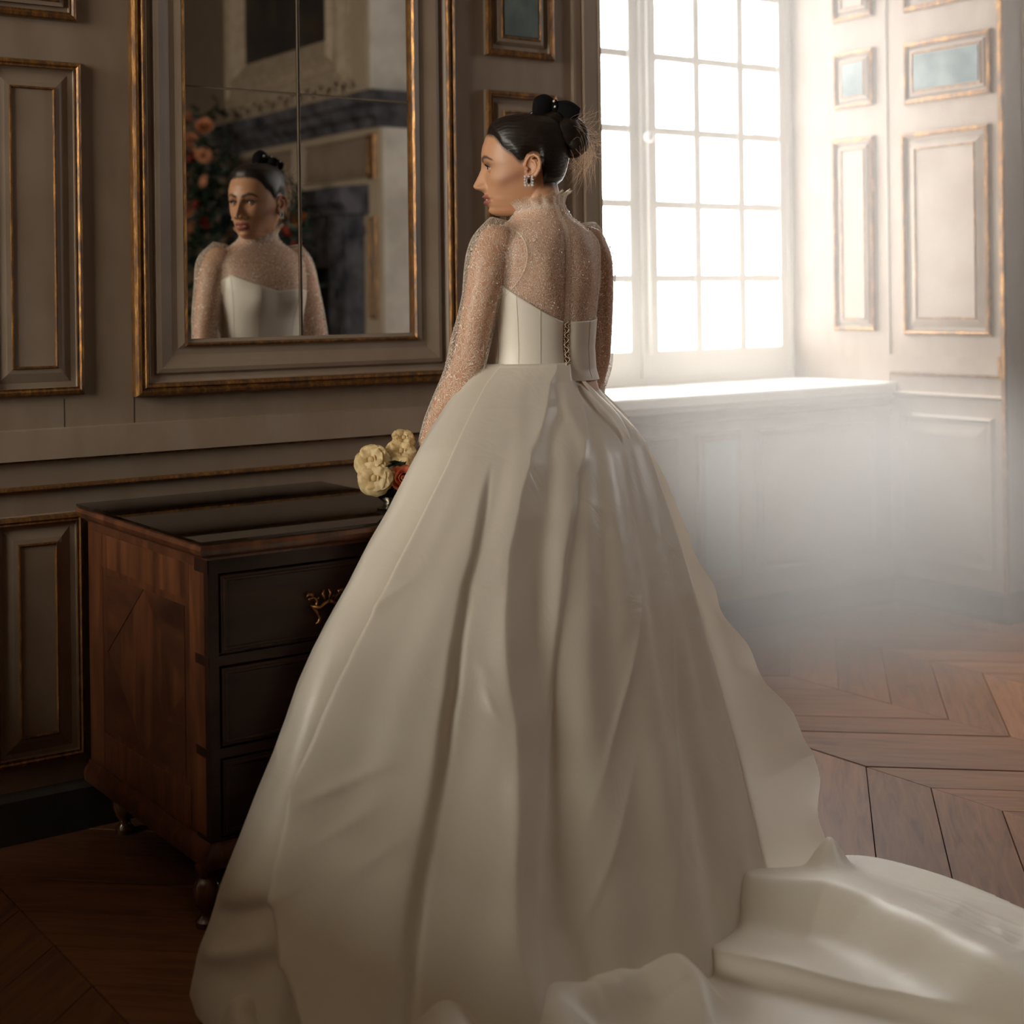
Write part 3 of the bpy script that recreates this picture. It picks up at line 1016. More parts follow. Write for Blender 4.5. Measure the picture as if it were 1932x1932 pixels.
def petal_mbs(seed):
    """the ruffled petals of a sweet-pea like blossom of unit radius opening towards +z"""
    rg = random.Random(seed)
    out = []
    for ring, (nn, open_, rad) in enumerate(((5, 1.2, 1.05), (4, 0.72, 0.85), (2, 0.25, 0.55))):
        for k in range(nn):
            a0 = 2 * math.pi * (k + 0.5 * ring) / nn + rg.uniform(-0.25, 0.25)
            ph = rg.uniform(0, 6)
            op = open_ * rg.uniform(0.8, 1.15)
            P = []
            for i in range(7):
                v = i / 6
                row = []
                for j in range(9):
                    u = j / 8 * 2 - 1
                    wv = math.sin(math.pi * min(1, 0.15 + v * 0.70)) * 0.74 * rad
                    ruff = 0.10 * v * v * math.sin(4 * u + ph) + 0.04 * v * math.sin(8 * u + 2 * ph)
                    el = 1.45 - v * op * 1.25
                    rr = rad * v * (1 - 0.18 * u * u)
                    lx = rr * math.cos(el) + 0.06 + 0.10 * v * u * u * rad
                    lz = rr * math.sin(el) * 0.9 + ruff * rad - 0.25
                    ly = u * wv
                    row.append((lx * math.cos(a0) - ly * math.sin(a0), lx * math.sin(a0) + ly * math.cos(a0), lz))
                P.append(row)
            out.append(MB().grid(P))
    return out


for i, (x, y, z, r, kk) in enumerate(BLOOMS):
    if kk == 'c':
        o = empty('flower')
        o.parent = bq
        for pm_ in petal_mbs(i + 5):
            pm_.build('petal', M['petal_cream'], o, True)
        MB().sphere((0, 0, -0.02), 0.22, 10, 8).build('bud', M['petal_cream'], o, True)
    else:
        o = rose_mb(1.0, i + 3).build('flower', M['petal_salmon'], bq, True)
        o['label'] = 'salmon rose'
    o.location = (x - 1.700, y + 0.590, z - 0.803)
    s = r * 1.15
    o.scale = (s, s, s)
    d = Vector((x - 1.735, y + 0.50, z - 0.803)).normalized() + Vector((-0.35, -0.35, 0.1))
    o.rotation_euler = d.to_track_quat('Z', 'Y').to_euler()
st = MB()
for (x, y, z, r, kk) in BLOOMS:
    st.tube([(0.0, 0.0, 0.0), ((x - 1.700) * 0.6, (y + 0.590) * 0.6, (z - 0.803) * 0.75), (x - 1.700, y + 0.590, z - 0.803)], 0.0018, 5)
st.build('stem', M['leaf_dark'], bq, True)
lv = MB()
for i in range(34):
    a = random.uniform(0, 6.28)
    leaf_mb(lv, (random.uniform(-0.035, 0.015), random.uniform(-0.03, 0.02), random.uniform(0.022, 0.06)), random.uniform(0.03, 0.05), 0.014, (math.cos(a) - 0.3, math.sin(a), random.uniform(0.1, 0.9)), (0, 0.2, 1))
tag(lv.build('foliage', M['leaf_dark'], bq), kind='stuff')
# ------------------------------------------------------------------ sideboard added unseen on the left, to shade lower gown and floor
sbd = empty('light_blocker', 'long dark walnut sideboard added out of view to shade the lower gown', 'light_blocker', loc=(-0.5, -1.4, 0))


def spart(mb, name, mat, parent=None):
    o = mb.build(name, mat, None)
    if parent is None:
        o.location = (0.5, 1.4, 0)
    o.parent = parent or sbd
    return o


spart(MB().box(-0.74, -0.28, -2.55, -0.25, 0.10, 1.06), 'carcass', M['walnut_dk'])
spart(MB().box(-0.77, -0.25, -2.58, -0.22, 1.06, 1.10), 'top', M['walnut'])
for y in (-2.5, -0.3):
    for x in (-0.71, -0.31):
        spart(MB().box(x - 0.03, x + 0.03, y - 0.03, y + 0.03, 0.0, 0.10), 'foot', M['walnut_dk'])
for k in range(4):
    y0 = -2.52 + k * 0.567
    dmb = plate_mb(lambda u, v, h: (-0.28 + h, u, v), y0, y0 + 0.54, 0.14, 1.02, 0.0, 0.018, 0.006)
    dr_ = spart(dmb, 'door', M['walnut_dk'])
    kb = MB().sphere((-0.247, y0 + (0.50 if k % 2 == 0 else 0.04), 0.58), 0.016, 10, 8).build('knob', M['brass'], None, True)
    kb.parent = dr_
# ------------------------------------------------------------------ the bride
BX, BY = 2.02, -0.728
bride = empty('person', 'woman in an ivory satin ball gown with lace sleeves, seen from behind, facing the mirror', 'person', loc=(BX, BY, 0))


def ss(x, a, b):
    t = np.clip((x - a) / (b - a), 0, 1)
    return t * t * (3 - 2 * t)


def gau(x, w):
    return np.exp(-(x / w) ** 2)


# torso cross sections: z, half width, front, back
TORSO = np.array([
    [0.86, 0.172, 0.115, -0.125], [0.95, 0.160, 0.105, -0.118], [1.02, 0.138, 0.094, -0.102], [1.07, 0.124, 0.088, -0.092], [1.12, 0.121, 0.088, -0.091], [1.18, 0.126, 0.097, -0.096],
    [1.23, 0.132, 0.112, -0.101], [1.27, 0.136, 0.116, -0.104], [1.31, 0.139, 0.104, -0.106], [1.345, 0.139, 0.084, -0.106],
    [1.365, 0.130, 0.070, -0.104], [1.382, 0.112, 0.057, -0.098], [1.396, 0.090, 0.048, -0.088], [1.408, 0.071, 0.044, -0.076],
    [1.420, 0.058, 0.043, -0.066], [1.436, 0.0505, 0.046, -0.058], [1.46, 0.048, 0.051, -0.052], [1.50, 0.047, 0.053, -0.048]])


def torso_pt(psi, z, off=0.0):
    """psi: 0 front, +90 her left (-x); numpy arrays -> xyz local"""
    w = np.interp(z, TORSO[:, 0], TORSO[:, 1]) + off
    f = np.interp(z, TORSO[:, 0], TORSO[:, 2]) + off
    b = np.interp(z, TORSO[:, 0], TORSO[:, 3]) - off
    s, c = np.sin(psi), np.cos(psi)
    e = 0.86
    x = -w * np.sign(s) * np.abs(s) ** e
    y = np.where(c > 0, f, -b) * np.sign(c) * np.abs(c) ** e
    # spine hollow and bust
    spine = -0.008 * gau(x, 0.018) * (c < 0) * ss(z, 1.05, 1.15) * (1 - ss(z, 1.36, 1.42))
    blade = 0.007 * gau(np.abs(x) - 0.062, 0.03) * gau(z - 1.285, 0.05) * (c < 0)
    y = y - spine * 1.0 - blade
    bust = 0.016 * gau(np.abs(x) - 0.062, 0.038) * gau(z - 1.235, 0.045) * (c > 0)
    y = y + bust
    return x, y, z + 0 * x


# ---- head, in its own frame: a = her left, b = forward, c = up
HC = np.array([-0.013, 0.022, 1.526])
HEAD_A = math.radians(57)
FH = np.array([-math.sin(HEAD_A), math.cos(HEAD_A), 0.0])
LH = np.array([-math.cos(HEAD_A), -math.sin(HEAD_A), 0.0])


def head_to_body(a, b, c):
    a, b, c = np.broadcast_arrays(a, b, c)
    return HC + a[..., None] * LH + b[..., None] * FH + c[..., None] * np.array([0, 0, 1.0])


HT = np.array([  # c, front, back, half width
    [0.1135, 0.020, -0.022, 0.012], [0.112, 0.042, -0.042, 0.028], [0.106, 0.062, -0.060, 0.044], [0.095, 0.081, -0.072, 0.0575], [0.077, 0.0965, -0.081, 0.0665],
    [0.052, 0.1055, -0.086, 0.0715], [0.034, 0.1085, -0.086, 0.0728], [0.012, 0.1065, -0.081, 0.0728], [-0.008, 0.1015, -0.075, 0.0715], [-0.025, 0.0990, -0.067, 0.0690],
    [-0.040, 0.0985, -0.057, 0.0655], [-0.055, 0.0995, -0.044, 0.0610], [-0.070, 0.0985, -0.028, 0.0550], [-0.085, 0.0935, -0.006, 0.0465], [-0.096, 0.0885, 0.016, 0.0365],
    [-0.102, 0.0840, 0.028, 0.0280], [-0.106, 0.0750, 0.040, 0.0185], [-0.1075, 0.066, 0.050, 0.009]])
EYE_A, EYE_B, EYE_C, EYE_R = 0.0288, 0.0842, 0.000, 0.0114


def head_grid(nt, nc, face=True, off=0.0):
    cs = np.interp(np.linspace(0, 1, nc), np.linspace(0, 1, len(HT)), HT[:, 0])
    bf = np.interp(np.linspace(0, 1, nc), np.linspace(0, 1, len(HT)), HT[:, 1])
    bb = np.interp(np.linspace(0, 1, nc), np.linspace(0, 1, len(HT)), HT[:, 2])
    wd = np.interp(np.linspace(0, 1, nc), np.linspace(0, 1, len(HT)), HT[:, 3])
    k = np.array([1, 4, 6, 4, 1]) / 16.0
    for arr in (cs, bf, bb, wd):
        for _ in range(2):
            p = np.pad(arr, 2, mode='edge')
            arr[2:-2] = np.convolve(p, k, 'same')[2:-2][2:-2]
    th = np.linspace(0, 2 * np.pi, nt, endpoint=False)
    TH, Cc = np.meshgrid(th, cs)
    W = wd[:, None] + 0 * TH
    s, c = np.sin(TH), np.cos(TH)
    A = W * np.sign(s) * np.abs(s) ** 0.94
    cen = np.clip(0.004, bb + 0.004, bf - 0.004)[:, None] if np.ndim(bb) else 0.0
    jaw = ss(-Cc, 0.03, 0.10)
    ef = 0.84 + 0.22 * jaw
    Bq = np.where(c > 0, cen + (bf[:, None] - cen) * np.abs(c) ** ef, cen - (cen - bb[:, None]) * np.abs(c) ** 0.9)
    if face:
        aa = np.abs(A)
        fr = ss(c, 0.05, 0.5)
        Np = np.interp(-Cc, [-0.03, -0.012, 0.0, 0.008, 0.020, 0.030, 0.037, 0.041, 0.045, 0.049, 0.053, 0.058], [0, 0.0015, 0.0065, 0.0115, 0.0190, 0.0250, 0.0290, 0.0285, 0.0235, 0.0120, 0.0045, 0.0])
        wn = np.interp(-Cc, [-0.02, 0.0, 0.02, 0.034, 0.046, 0.06], [0.010, 0.0078, 0.0090, 0.0115, 0.0135, 0.012])
        D = Np * np.exp(-np.abs(A / wn) ** 1.9)
        D = D + 0.0145 * gau(aa - 0.0132, 0.0050) * gau(Cc + 0.0428, 0.0060)
        D = D - 0.0055 * gau(aa - 0.0200, 0.0028) * gau(Cc + 0.0425, 0.0075)
        D = D - 0.0040 * gau(aa - 0.0070, 0.0035) * gau(Cc + 0.0490, 0.0022)
        D = D - 0.0105 * np.exp(-((aa - 0.0285) / np.where(aa < 0.0285, 0.0160, 0.0098)) ** 2 - ((Cc - 0.001) / 0.0112) ** 2)
        D = D - 0.0045 * np.exp(-((aa - 0.0165) / 0.006) ** 2 - ((Cc - 0.004) / 0.010) ** 2)
        D = D + 0.0035 * np.exp(-((aa - 0.030) / 0.018) ** 2 - ((Cc - 0.0225) / 0.0075) ** 2)
        D = D + 0.0045 * np.exp(-((aa - 0.044) / 0.017) ** 2 - ((Cc + 0.026) / 0.015) ** 2)
        D = D - 0.0045 * np.exp(-((aa - 0.046) / 0.016) ** 2 - ((Cc + 0.060) / 0.018) ** 2)
        lipw = np.exp(-(aa / 0.0215) ** 4)
        D = D + 0.0088 * lipw * gau(Cc + 0.0625, 0.0047) - 0.0018 * gau(A, 0.0035) * gau(Cc + 0.0585, 0.004)
        D = D + 0.0080 * np.exp(-(aa / 0.0185) ** 4) * gau(Cc + 0.0765, 0.0052)
        D = D - 0.0035 * np.exp(-(aa / 0.024) ** 4) * gau(Cc + 0.0693, 0.0020)
        D = D - 0.0020 * gau(aa - 0.0250, 0.0045) * gau(Cc + 0.070, 0.006)
        D = D - 0.0035 * gau(A, 0.020) * gau(Cc + 0.0868, 0.0046)
        D = D + 0.0040 * gau(A, 0.015) * gau(Cc + 0.0955, 0.0085)
        Bq = Bq + D * fr
    if not (np.ndim(off) == 0 and off == 0.0):
        ctr = np.array([0.0, 0.0, 0.02])
        P = np.stack([A, Bq, Cc], -1) - ctr
        L = np.linalg.norm(P, axis=-1, keepdims=True)
        P = P * (1 + (off if np.ndim(off) == 0 else off[..., None]) / L) + ctr
        A, Bq, Cc = P[..., 0], P[..., 1], P[..., 2]
    return A, Bq, Cc


body = MB()
# head
A_, B_, C_ = head_grid(260, 300)
P = head_to_body(A_, B_, C_)
body.loft([[tuple(p) for p in row] for row in P[::-1]], caps=True)
# ears
for sgn in (1, -1):
    def E(b, c, o):
        return tuple(head_to_body(np.array(sgn * (0.0715 + o)), np.array(b), np.array(c)))
    hel = [(0.012, 0.000, 0.001), (0.009, 0.012, 0.004), (0.002, 0.0225, 0.007), (-0.008, 0.0255, 0.011), (-0.0175, 0.019, 0.015), (-0.0215, 0.007, 0.017), (-0.0200, -0.006, 0.015), (-0.0140, -0.017, 0.010), (-0.006, -0.026, 0.006), (0.002, -0.0295, 0.004), (0.007, -0.023, 0.002), (0.009, -0.012, 0.001)]
    body.tube([E(*p) for p in hel], [0.0034, 0.0032, 0.0032, 0.0034, 0.0036, 0.0036, 0.0036, 0.0038, 0.0048, 0.0058, 0.0046, 0.004], 10)
    anti = [(-0.002, 0.014, 0.006), (-0.009, 0.010, 0.010), (-0.0125, 0.000, 0.0115), (-0.010, -0.010, 0.009), (-0.003, -0.017, 0.006), (0.005, -0.018, 0.004)]
    body.tube([E(*p) for p in anti], [0.0026, 0.0032, 0.0034, 0.0034, 0.0034, 0.003], 8)
    body.sphere(E(0.0075, -0.006, 0.004), 0.0042, 10, 8)
    # thin concha plate
    cen_ = (-0.005, -0.001, 0.002)
    fr_, bk_ = [], []
    for p in hel:
        fr_.append(E(p[0], p[1], p[2] + 0.0005))
        bk_.append(E(p[0] * 0.8, p[1] * 0.8, p[2] - 0.004))
    inn = [E(cen_[0] + (p[0] - cen_[0]) * 0.45, cen_[1] + (p[1] - cen_[1]) * 0.45, 0.0005 + 0.25 * p[2]) for p in hel]
    ib = [E(cen_[0] + (p[0] - cen_[0]) * 0.4, cen_[1] + (p[1] - cen_[1]) * 0.4, -0.006) for p in hel]
    body.loft([ib, inn, fr_, bk_], caps=True)
# neck and torso
rings = []
for z in [0.87, 0.9, 0.95, 1.0, 1.05, 1.1, 1.14, 1.18, 1.21, 1.24, 1.27, 1.30, 1.325, 1.345, 1.358, 1.37, 1.38, 1.39, 1.40, 1.408, 1.416, 1.425, 1.435, 1.45]:
    ps = np.linspace(0, 2 * np.pi, 96, endpoint=False)
    x, y, zz_ = torso_pt(ps, np.full(96, z))
    rings.append(list(zip(x, y, zz_)))
for t in np.linspace(0.1, 1, 10):     # the neck runs up into the skull
    z = 1.45 + 0.075 * t
    ps = np.linspace(0, 2 * np.pi, 96, endpoint=False)
    w0, f0, b0 = 0.049, 0.048, -0.054
    x = -np.sin(ps) * (w0 - 0.002 * t) - 0.010 * t
    y = np.where(np.cos(ps) > 0, f0, -b0) * np.cos(ps) + 0.016 * t
    rings.append(list(zip(x, y, np.full(96, z))))
body.loft(rings, caps=True)
# arms
ARM = {}
for sgn, pts in ((-1, [(-0.128, -0.012, 1.352), (-0.150, -0.012, 1.318), (-0.166, -0.008, 1.24), (-0.180, 0.004, 1.16), (-0.192, 0.018, 1.085), (-0.206, 0.058, 1.02), (-0.218, 0.100, 0.950), (-0.226, 0.135, 0.885)]),
                 (1, [(0.128, -0.012, 1.352), (0.150, -0.010, 1.318), (0.164, 0.000, 1.24), (0.172, 0.012, 1.16), (0.180, 0.026, 1.085), (0.196, 0.075, 1.02), (0.214, 0.135, 0.955), (0.228, 0.195, 0.890)])):
    rad = [0.044, 0.0425, 0.039, 0.036, 0.0335, 0.0325, 0.028, 0.0225]
    # resample smoothly
    T = np.linspace(0, 7, 40)
    sp = np.array(pts)
    k_ = [np.interp(T, range(8), sp[:, i]) for i in range(3)]
    for i in range(3):
        for _ in range(3):
            k_[i][1:-1] = (k_[i][:-2] + 2 * k_[i][1:-1] + k_[i][2:]) / 4
    path = np.stack(k_, -1)
    rr = np.interp(T, range(8), rad)
    ARM[sgn] = (path, rr)
    body.tube([tuple(p) for p in path], list(rr), 28)
    body.sphere(tuple(path[0]), 0.0445, 24, 16)
    # hand: palm, four fingers of unequal length and a thumb from the side of the palm
    wv = Vector(path[-1])
    d = Vector((path[-1] - path[-4])).normalized()
    d = (d + Vector((0.25 if sgn < 0 else 0.0, 0.75, 0.25))).normalized()
    side = Vector((-sgn, 0.25, 0)).normalized()
    side = (side - d * side.dot(d)).normalized()        # towards the thumb
    nrm = d.cross(side)
    if nrm.z > 0:
        nrm = -nrm                                      # palm faces down
    body.tube([wv - d * 0.03, wv, wv + d * 0.03, wv + d * 0.065, wv + d * 0.085], [(0.022, 0.022), (0.020, 0.024), (0.016, 0.036), (0.0145, 0.040), (0.011, 0.036)], 20, True, up=nrm)
    for i, (o, L) in enumerate(((0.029, 0.068), (0.010, 0.076), (-0.010, 0.071), (-0.028, 0.056))):
        p0 = wv + d * 0.078 + side * o
        d1 = (d + side * (o * 1.6) + nrm * 0.15).normalized()
        d2 = (d1 + nrm * 0.35).normalized()
        d3 = (d2 + nrm * 0.40).normalized()
        p1 = p0 + d1 * L * 0.45
        p2 = p1 + d2 * L * 0.32
        p3 = p2 + d3 * L * 0.23
        body.tube([p0 - d * 0.012, p0, p1, p2, p3, p3 + d3 * 0.004], [0.0085, 0.0088, 0.0080, 0.0072, 0.0062, 0.003], 10)
    t0 = wv + d * 0.022 + side * 0.026
    t1 = t0 + (d * 0.6 + side * 0.8 + nrm * 0.2).normalized() * 0.034
    t2 = t1 + (d * 0.85 + side * 0.4 + nrm * 0.2).normalized() * 0.028
    t3 = t2 + (d * 0.95 + side * 0.15 + nrm * 0.25).normalized() * 0.020
    body.tube([t0 - side * 0.012, t0, t1, t2, t3], [0.011, 0.0115, 0.0095, 0.0085, 0.0055], 10)
# legs and feet stand inside the skirt
for sgn in (-1, 1):
    body.tube([(sgn * 0.085, 0.0, 0.93), (sgn * 0.088, 0.005, 0.80), (sgn * 0.085, 0.012, 0.62), (sgn * 0.080, 0.016, 0.48), (sgn * 0.078, 0.0, 0.34), (sgn * 0.075, -0.008, 0.18), (sgn * 0.073, -0.008, 0.08)],
              [0.092, 0.086, 0.068, 0.054, 0.050, 0.036, 0.031], 24)
    body.tube([(sgn * 0.073, -0.03, 0.055), (sgn * 0.073, 0.0, 0.065), (sgn * 0.075, 0.06, 0.045), (sgn * 0.078, 0.12, 0.024), (sgn * 0.078, 0.165, 0.020)], [(0.026, 0.026), (0.034, 0.030), (0.03, 0.034), (0.018, 0.038), (0.012, 0.022)], 16)
raw = body.build('raw_body', None, None)
md = raw.modifiers.new('r', 'REMESH')
md.mode = 'VOXEL'
md.voxel_size = 0.0016
md.use_smooth_shade = True
sm = raw.modifiers.new('s', 'SMOOTH')
sm.factor = 0.5
sm.iterations = 1
dg = bpy.context.evaluated_depsgraph_get()
me = bpy.data.meshes.new_from_object(raw.evaluated_get(dg))
bpy.data.objects.remove(raw, do_unlink=True)

# eyelids are joined to the same mesh
def lid_geometry():
    mb = MB()
    for sgn in (1, -1):
        for up in (True, False):
            Pg = []
            for i in range(45):
                u = -1 + 2 * i / 44
                lon = u * math.radians(110)
                uu = lon / math.radians(62)
                open_up = math.radians(22) * max(0.0, 1 - uu * uu) ** 0.62 + math.radians(2.5) * uu * sgn
                open_dn = -math.radians(16) * max(0.0, 1 - uu * uu) ** 0.8 + math.radians(2.5) * uu * sgn
                row = []
                for j in range(9):
                    v = j / 8
                    lat = (open_up + (math.radians(82) - open_up) * v) if up else (open_dn + (math.radians(-82) - open_dn) * v)
                    R = EYE_R + 0.0008 - 0.0004 * (1 - min(1, v * 5))
                    aa = sgn * EYE_A + R * math.cos(lat) * math.sin(lon)
                    bb_ = EYE_B + R * math.cos(lat) * math.cos(lon)
                    cc_ = EYE_C + R * math.sin(lat)
                    row.append(tuple(head_to_body(np.array(aa), np.array(bb_), np.array(cc_))))
                Pg.append(row)
            mb.grid(Pg)
    return mb


lids = lid_geometry()
bmx = bmesh.new()
bmx.from_mesh(me)
vs = [bmx.verts.new(v) for v in lids.v]
for f_ in lids.f:
    try:
        bmx.faces.new([vs[i] for i in f_])
    except ValueError:
        pass
bmx.to_mesh(me)
bmx.free()
me.name = 'body'
me.polygons.foreach_set('use_smooth', [True] * len(me.polygons))
# make-up tones as a colour attribute, computed in the head's own frame
nv = len(me.vertices)
co = np.empty(nv * 3)
me.vertices.foreach_get('co', co)
co = co.reshape(-1, 3) - HC
ha, hb, hcc = co @ LH, co @ FH, co[:, 2]
aa = np.abs(ha)
front = ss(hb, 0.03, 0.06)
lip_top = -0.0578 - 0.0012 * gau(ha, 0.003) + 0.0006 * gau(aa - 0.006, 0.004) - 0.30 * np.maximum(0, aa - 0.009) ** 1.25
lip_bot = -0.0835 + 0.55 * np.maximum(0, aa - 0.004) ** 1.15
lipm = ss(lip_top + 0.0010 - hcc, 0, 0.0016) * ss(hcc - lip_bot + 0.0008, 0, 0.0018) * (1 - ss(aa, 0.0215, 0.0245)) * front
blush = np.exp(-((hcc + 0.0165 + 0.40 * (hb - 0.018)) / 0.0135) ** 2) * ss(hb, -0.01, 0.03) * (1 - ss(hb, 0.052, 0.082)) * ss(aa, 0.028, 0.045)
brow_c = np.interp(aa, [0.010, 0.018, 0.031, 0.040, 0.052], [0.0165, 0.0205, 0.0255, 0.0245, 0.0165])
brow_w = np.interp(aa, [0.010, 0.018, 0.031, 0.052], [0.0046, 0.0052, 0.0046, 0.0022])
brow = np.exp(-np.abs((hcc - brow_c) / brow_w) ** 3.0) * ss(aa, 0.008, 0.012) * (1 - ss(aa, 0.048, 0.054)) * front
shadow = 0.75 * np.exp(-((aa - 0.032) / 0.018) ** 2 - ((hcc - 0.0075) / 0.0065) ** 2) * front
liner = np.exp(-((hcc - 0.0045 + 0.10 * np.abs(aa - 0.031)) / 0.0016) ** 2) * gau(aa - 0.033, 0.014) * ss(hb, 0.088, 0.093)
skin = np.array([0.54, 0.285, 0.165])
colr = np.tile(skin, (nv, 1))


def blend(c, m_):
    global colr
    colr = colr * (1 - m_[:, None]) + np.array(c) * m_[:, None]


blend((0.24, 0.092, 0.052), np.clip(blush, 0, 1) * 0.66)
HLB = np.array([[-0.12, -0.046], [-0.030, -0.044], [-0.027, -0.010], [-0.0245, 0.018], [-0.018, 0.028], [-0.006, 0.030], [0.006, 0.026], [0.014, 0.012], [0.022, 0.008], [0.030, 0.014], [0.040, 0.026], [0.052, 0.034], [0.062, 0.042], [0.070, 0.056], [0.080, 0.069], [0.10, 0.0775]])
hd_ = hcc - np.interp(hb, HLB[:, 0], HLB[:, 1]) + 0.0012 * np.sin(hb * 1300 + 2 * np.sin(hcc * 500))
hm_ = ss(hd_, -0.007, 0.006) * (hcc > -0.05) * (1 - ss(np.hypot((hb + 0.005) / 0.019, (hcc + 0.002) / 0.030), 0.9, 1.0) * 0) * np.where((hb > -0.024) & (hb < 0.013) & (hcc < 0.027), 0.0, 1.0)
blend((0.022, 0.014, 0.011), np.clip(hm_, 0, 1) * 0.9)
blend((0.17, 0.075, 0.050), np.clip(shadow, 0, 1))
blend((0.32, 0.105, 0.078), np.clip(lipm, 0, 1) * 0.92)
blend((0.035, 0.020, 0.016), np.clip(brow, 0, 1) * 0.92)
blend((0.012, 0.009, 0.009), np.clip(liner, 0, 1) * 0.9)
at = me.color_attributes.new('tone', 'FLOAT_COLOR', 'POINT')
at.data.foreach_set('color', np.concatenate([colr, np.ones((nv, 1))], 1).astype(np.float32).ravel())


def skin_mat():
    m, nt, nodes, links, b = mat_base('skin')
    a = N(nodes, 'ShaderNodeAttribute')
    a.attribute_name = 'tone'
    links.new(a.outputs['Color'], b.inputs['Base Color'])
    b.inputs['Roughness'].default_value = 0.42
    b.inputs['Specular IOR Level'].default_value = 0.4
    b.inputs['Subsurface Weight'].default_value = 0.12
    b.inputs['Subsurface Radius'].default_value = (0.012, 0.005, 0.003)
    b.inputs['Subsurface Scale'].default_value = 1.0
    return m


me.materials.clear()
me.materials.append(skin_mat())
body_o = bpy.data.objects.new('body', me)
COL.objects.link(body_o)
body_o.parent = bride

# eyes
M['eye_white'] = simple('eye_white', lin(170, 158, 148), 0.2)
M['iris'] = simple('brown_iris', lin(58, 40, 28), 0.15)
M['black'] = simple('black_lash', lin(10, 9, 9), 0.5)
M['enamel'] = simple('teeth', lin(225, 214, 200), 0.3)
for sgn in (1, -1):
    ec = head_to_body(np.array(sgn * EYE_A), np.array(EYE_B), np.array(EYE_C))
    mb = MB().sphere((0, 0, 0), EYE_R, 24, 16)
    eo = mb.build('eye', M['eye_white'], bride, True)
    eo.location = tuple(ec)
    gaze = Vector(FH * 0.97 + LH * 0.10 + np.array([0, 0, -0.04])).normalized()
    ir = MB()
    rg = []
    for rr, dd in ((0.0058, EYE_R * 0.882), (0.0055, EYE_R * 0.93), (0.003, EYE_R * 1.005), (0.0012, EYE_R * 1.03)):
        x_ = gaze.orthogonal().normalized()
        y_ = gaze.cross(x_)
        rg.append([tuple(gaze * dd + x_ * rr * math.cos(t) + y_ * rr * math.sin(t)) for t in np.linspace(0, 2 * math.pi, 18, endpoint=False)])
    ir.loft(rg, caps=True)
    ir.build('iris', M['iris'], eo, True)
    ls = MB()
    for i in range(13):
        u = -0.85 + 1.7 * i / 12
        lon = u * math.radians(60)
        lat = math.radians(22) * max(0.0, 1 - u * u) ** 0.62
        R = EYE_R + 0.001
        dr = np.array([sgn * 0 + math.cos(lat) * math.sin(lon), math.cos(lat) * math.cos(lon), math.sin(lat)])
        out = dr * np.array([1.2, 1, 0.2]) + np.array([sgn * 0.45, 0, 0.55])
        p0 = np.array([sgn * EYE_A, EYE_B, EYE_C]) + dr * R
        p1 = p0 + out * 0.0042 + np.array([0, 0, -0.0008])
        p2 = p0 + out * 0.0075 + np.array([0, 0, 0.0012])
        ls.tube([tuple(head_to_body(*[np.array(q) for q in pp])) for pp in (p0, p1, p2)], [0.0007, 0.0005, 0.0002], 4)
    pth = []
    for i in range(21):
        u = -0.97 + 1.94 * i / 20
        lon = u * math.radians(62)
        lat = math.radians(22.5) * max(0.0, 1 - u * u) ** 0.62
        R = EYE_R + 0.0013
        dr = np.array([math.cos(lat) * math.sin(lon), math.cos(lat) * math.cos(lon), math.sin(lat)])
        pth.append(tuple(head_to_body(*[np.array(q) for q in np.array([sgn * EYE_A, EYE_B, EYE_C]) + dr * R])))
    ls.tube(pth, 0.0007, 5)
    tag(ls.build('eyelashes', M['black'], bride, True), kind='stuff')
th_ = MB()
th_.tube([tuple(head_to_body(np.array(a), np.array(0.0975 - 9 * a * a), np.array(-0.0702))) for a in np.linspace(-0.014, 0.014, 9)], [(0.0014, 0.0028)] * 9, 8, True, up=FH)
th_.build('teeth', M['enamel'], bride, True)
# ------------------------------------------------------------------ hair, bow and earrings


def hair_mat(name, c1, c2, tl=0.0, rough=0.38):
    m, nt, nodes, links, b = mat_base(name)
    tc = N(nodes, 'ShaderNodeTexCoord')
    mp = N(nodes, 'ShaderNodeMapping')
    mp.inputs['Scale'].default_value = (14, 14, 60)
    links.new(tc.outputs['Object'], mp.inputs[0])
    nz = N(nodes, 'ShaderNodeTexNoise')
    nz.inputs['Scale'].default_value = 6
    nz.inputs['Detail'].default_value = 5
    nz.inputs['Distortion'].default_value = 0.6
    links.new(mp.outputs[0], nz.inputs['Vector'])
    r = ramp(nodes, [(0.3, c1), (0.7, c2)])
    links.new(nz.outputs['Fac'], r.inputs[0])
    links.new(r.outputs[0], b.inputs['Base Color'])
    b.inputs['Roughness'].default_value = rough
    b.inputs['Specular IOR Level'].default_value = 0.45
    bp = N(nodes, 'ShaderNodeBump')
    bp.inputs['Strength'].default_value = 0.4
    bp.inputs['Distance'].default_value = 0.0015
    links.new(nz.outputs['Fac'], bp.inputs['Height'])
    links.new(bp.outputs[0], b.inputs['Normal'])
    if tl:
        t = N(nodes, 'ShaderNodeBsdfTranslucent')
        t.inputs[0].default_value = c2
        mx = N(nodes, 'ShaderNodeMixShader')
        mx.inputs[0].default_value = tl
        links.new(b.outputs[0], mx.inputs[1])
        links.new(t.outputs[0], mx.inputs[2])
        links.new(mx.outputs[0], nodes['Material Output'].inputs[0])
    return m


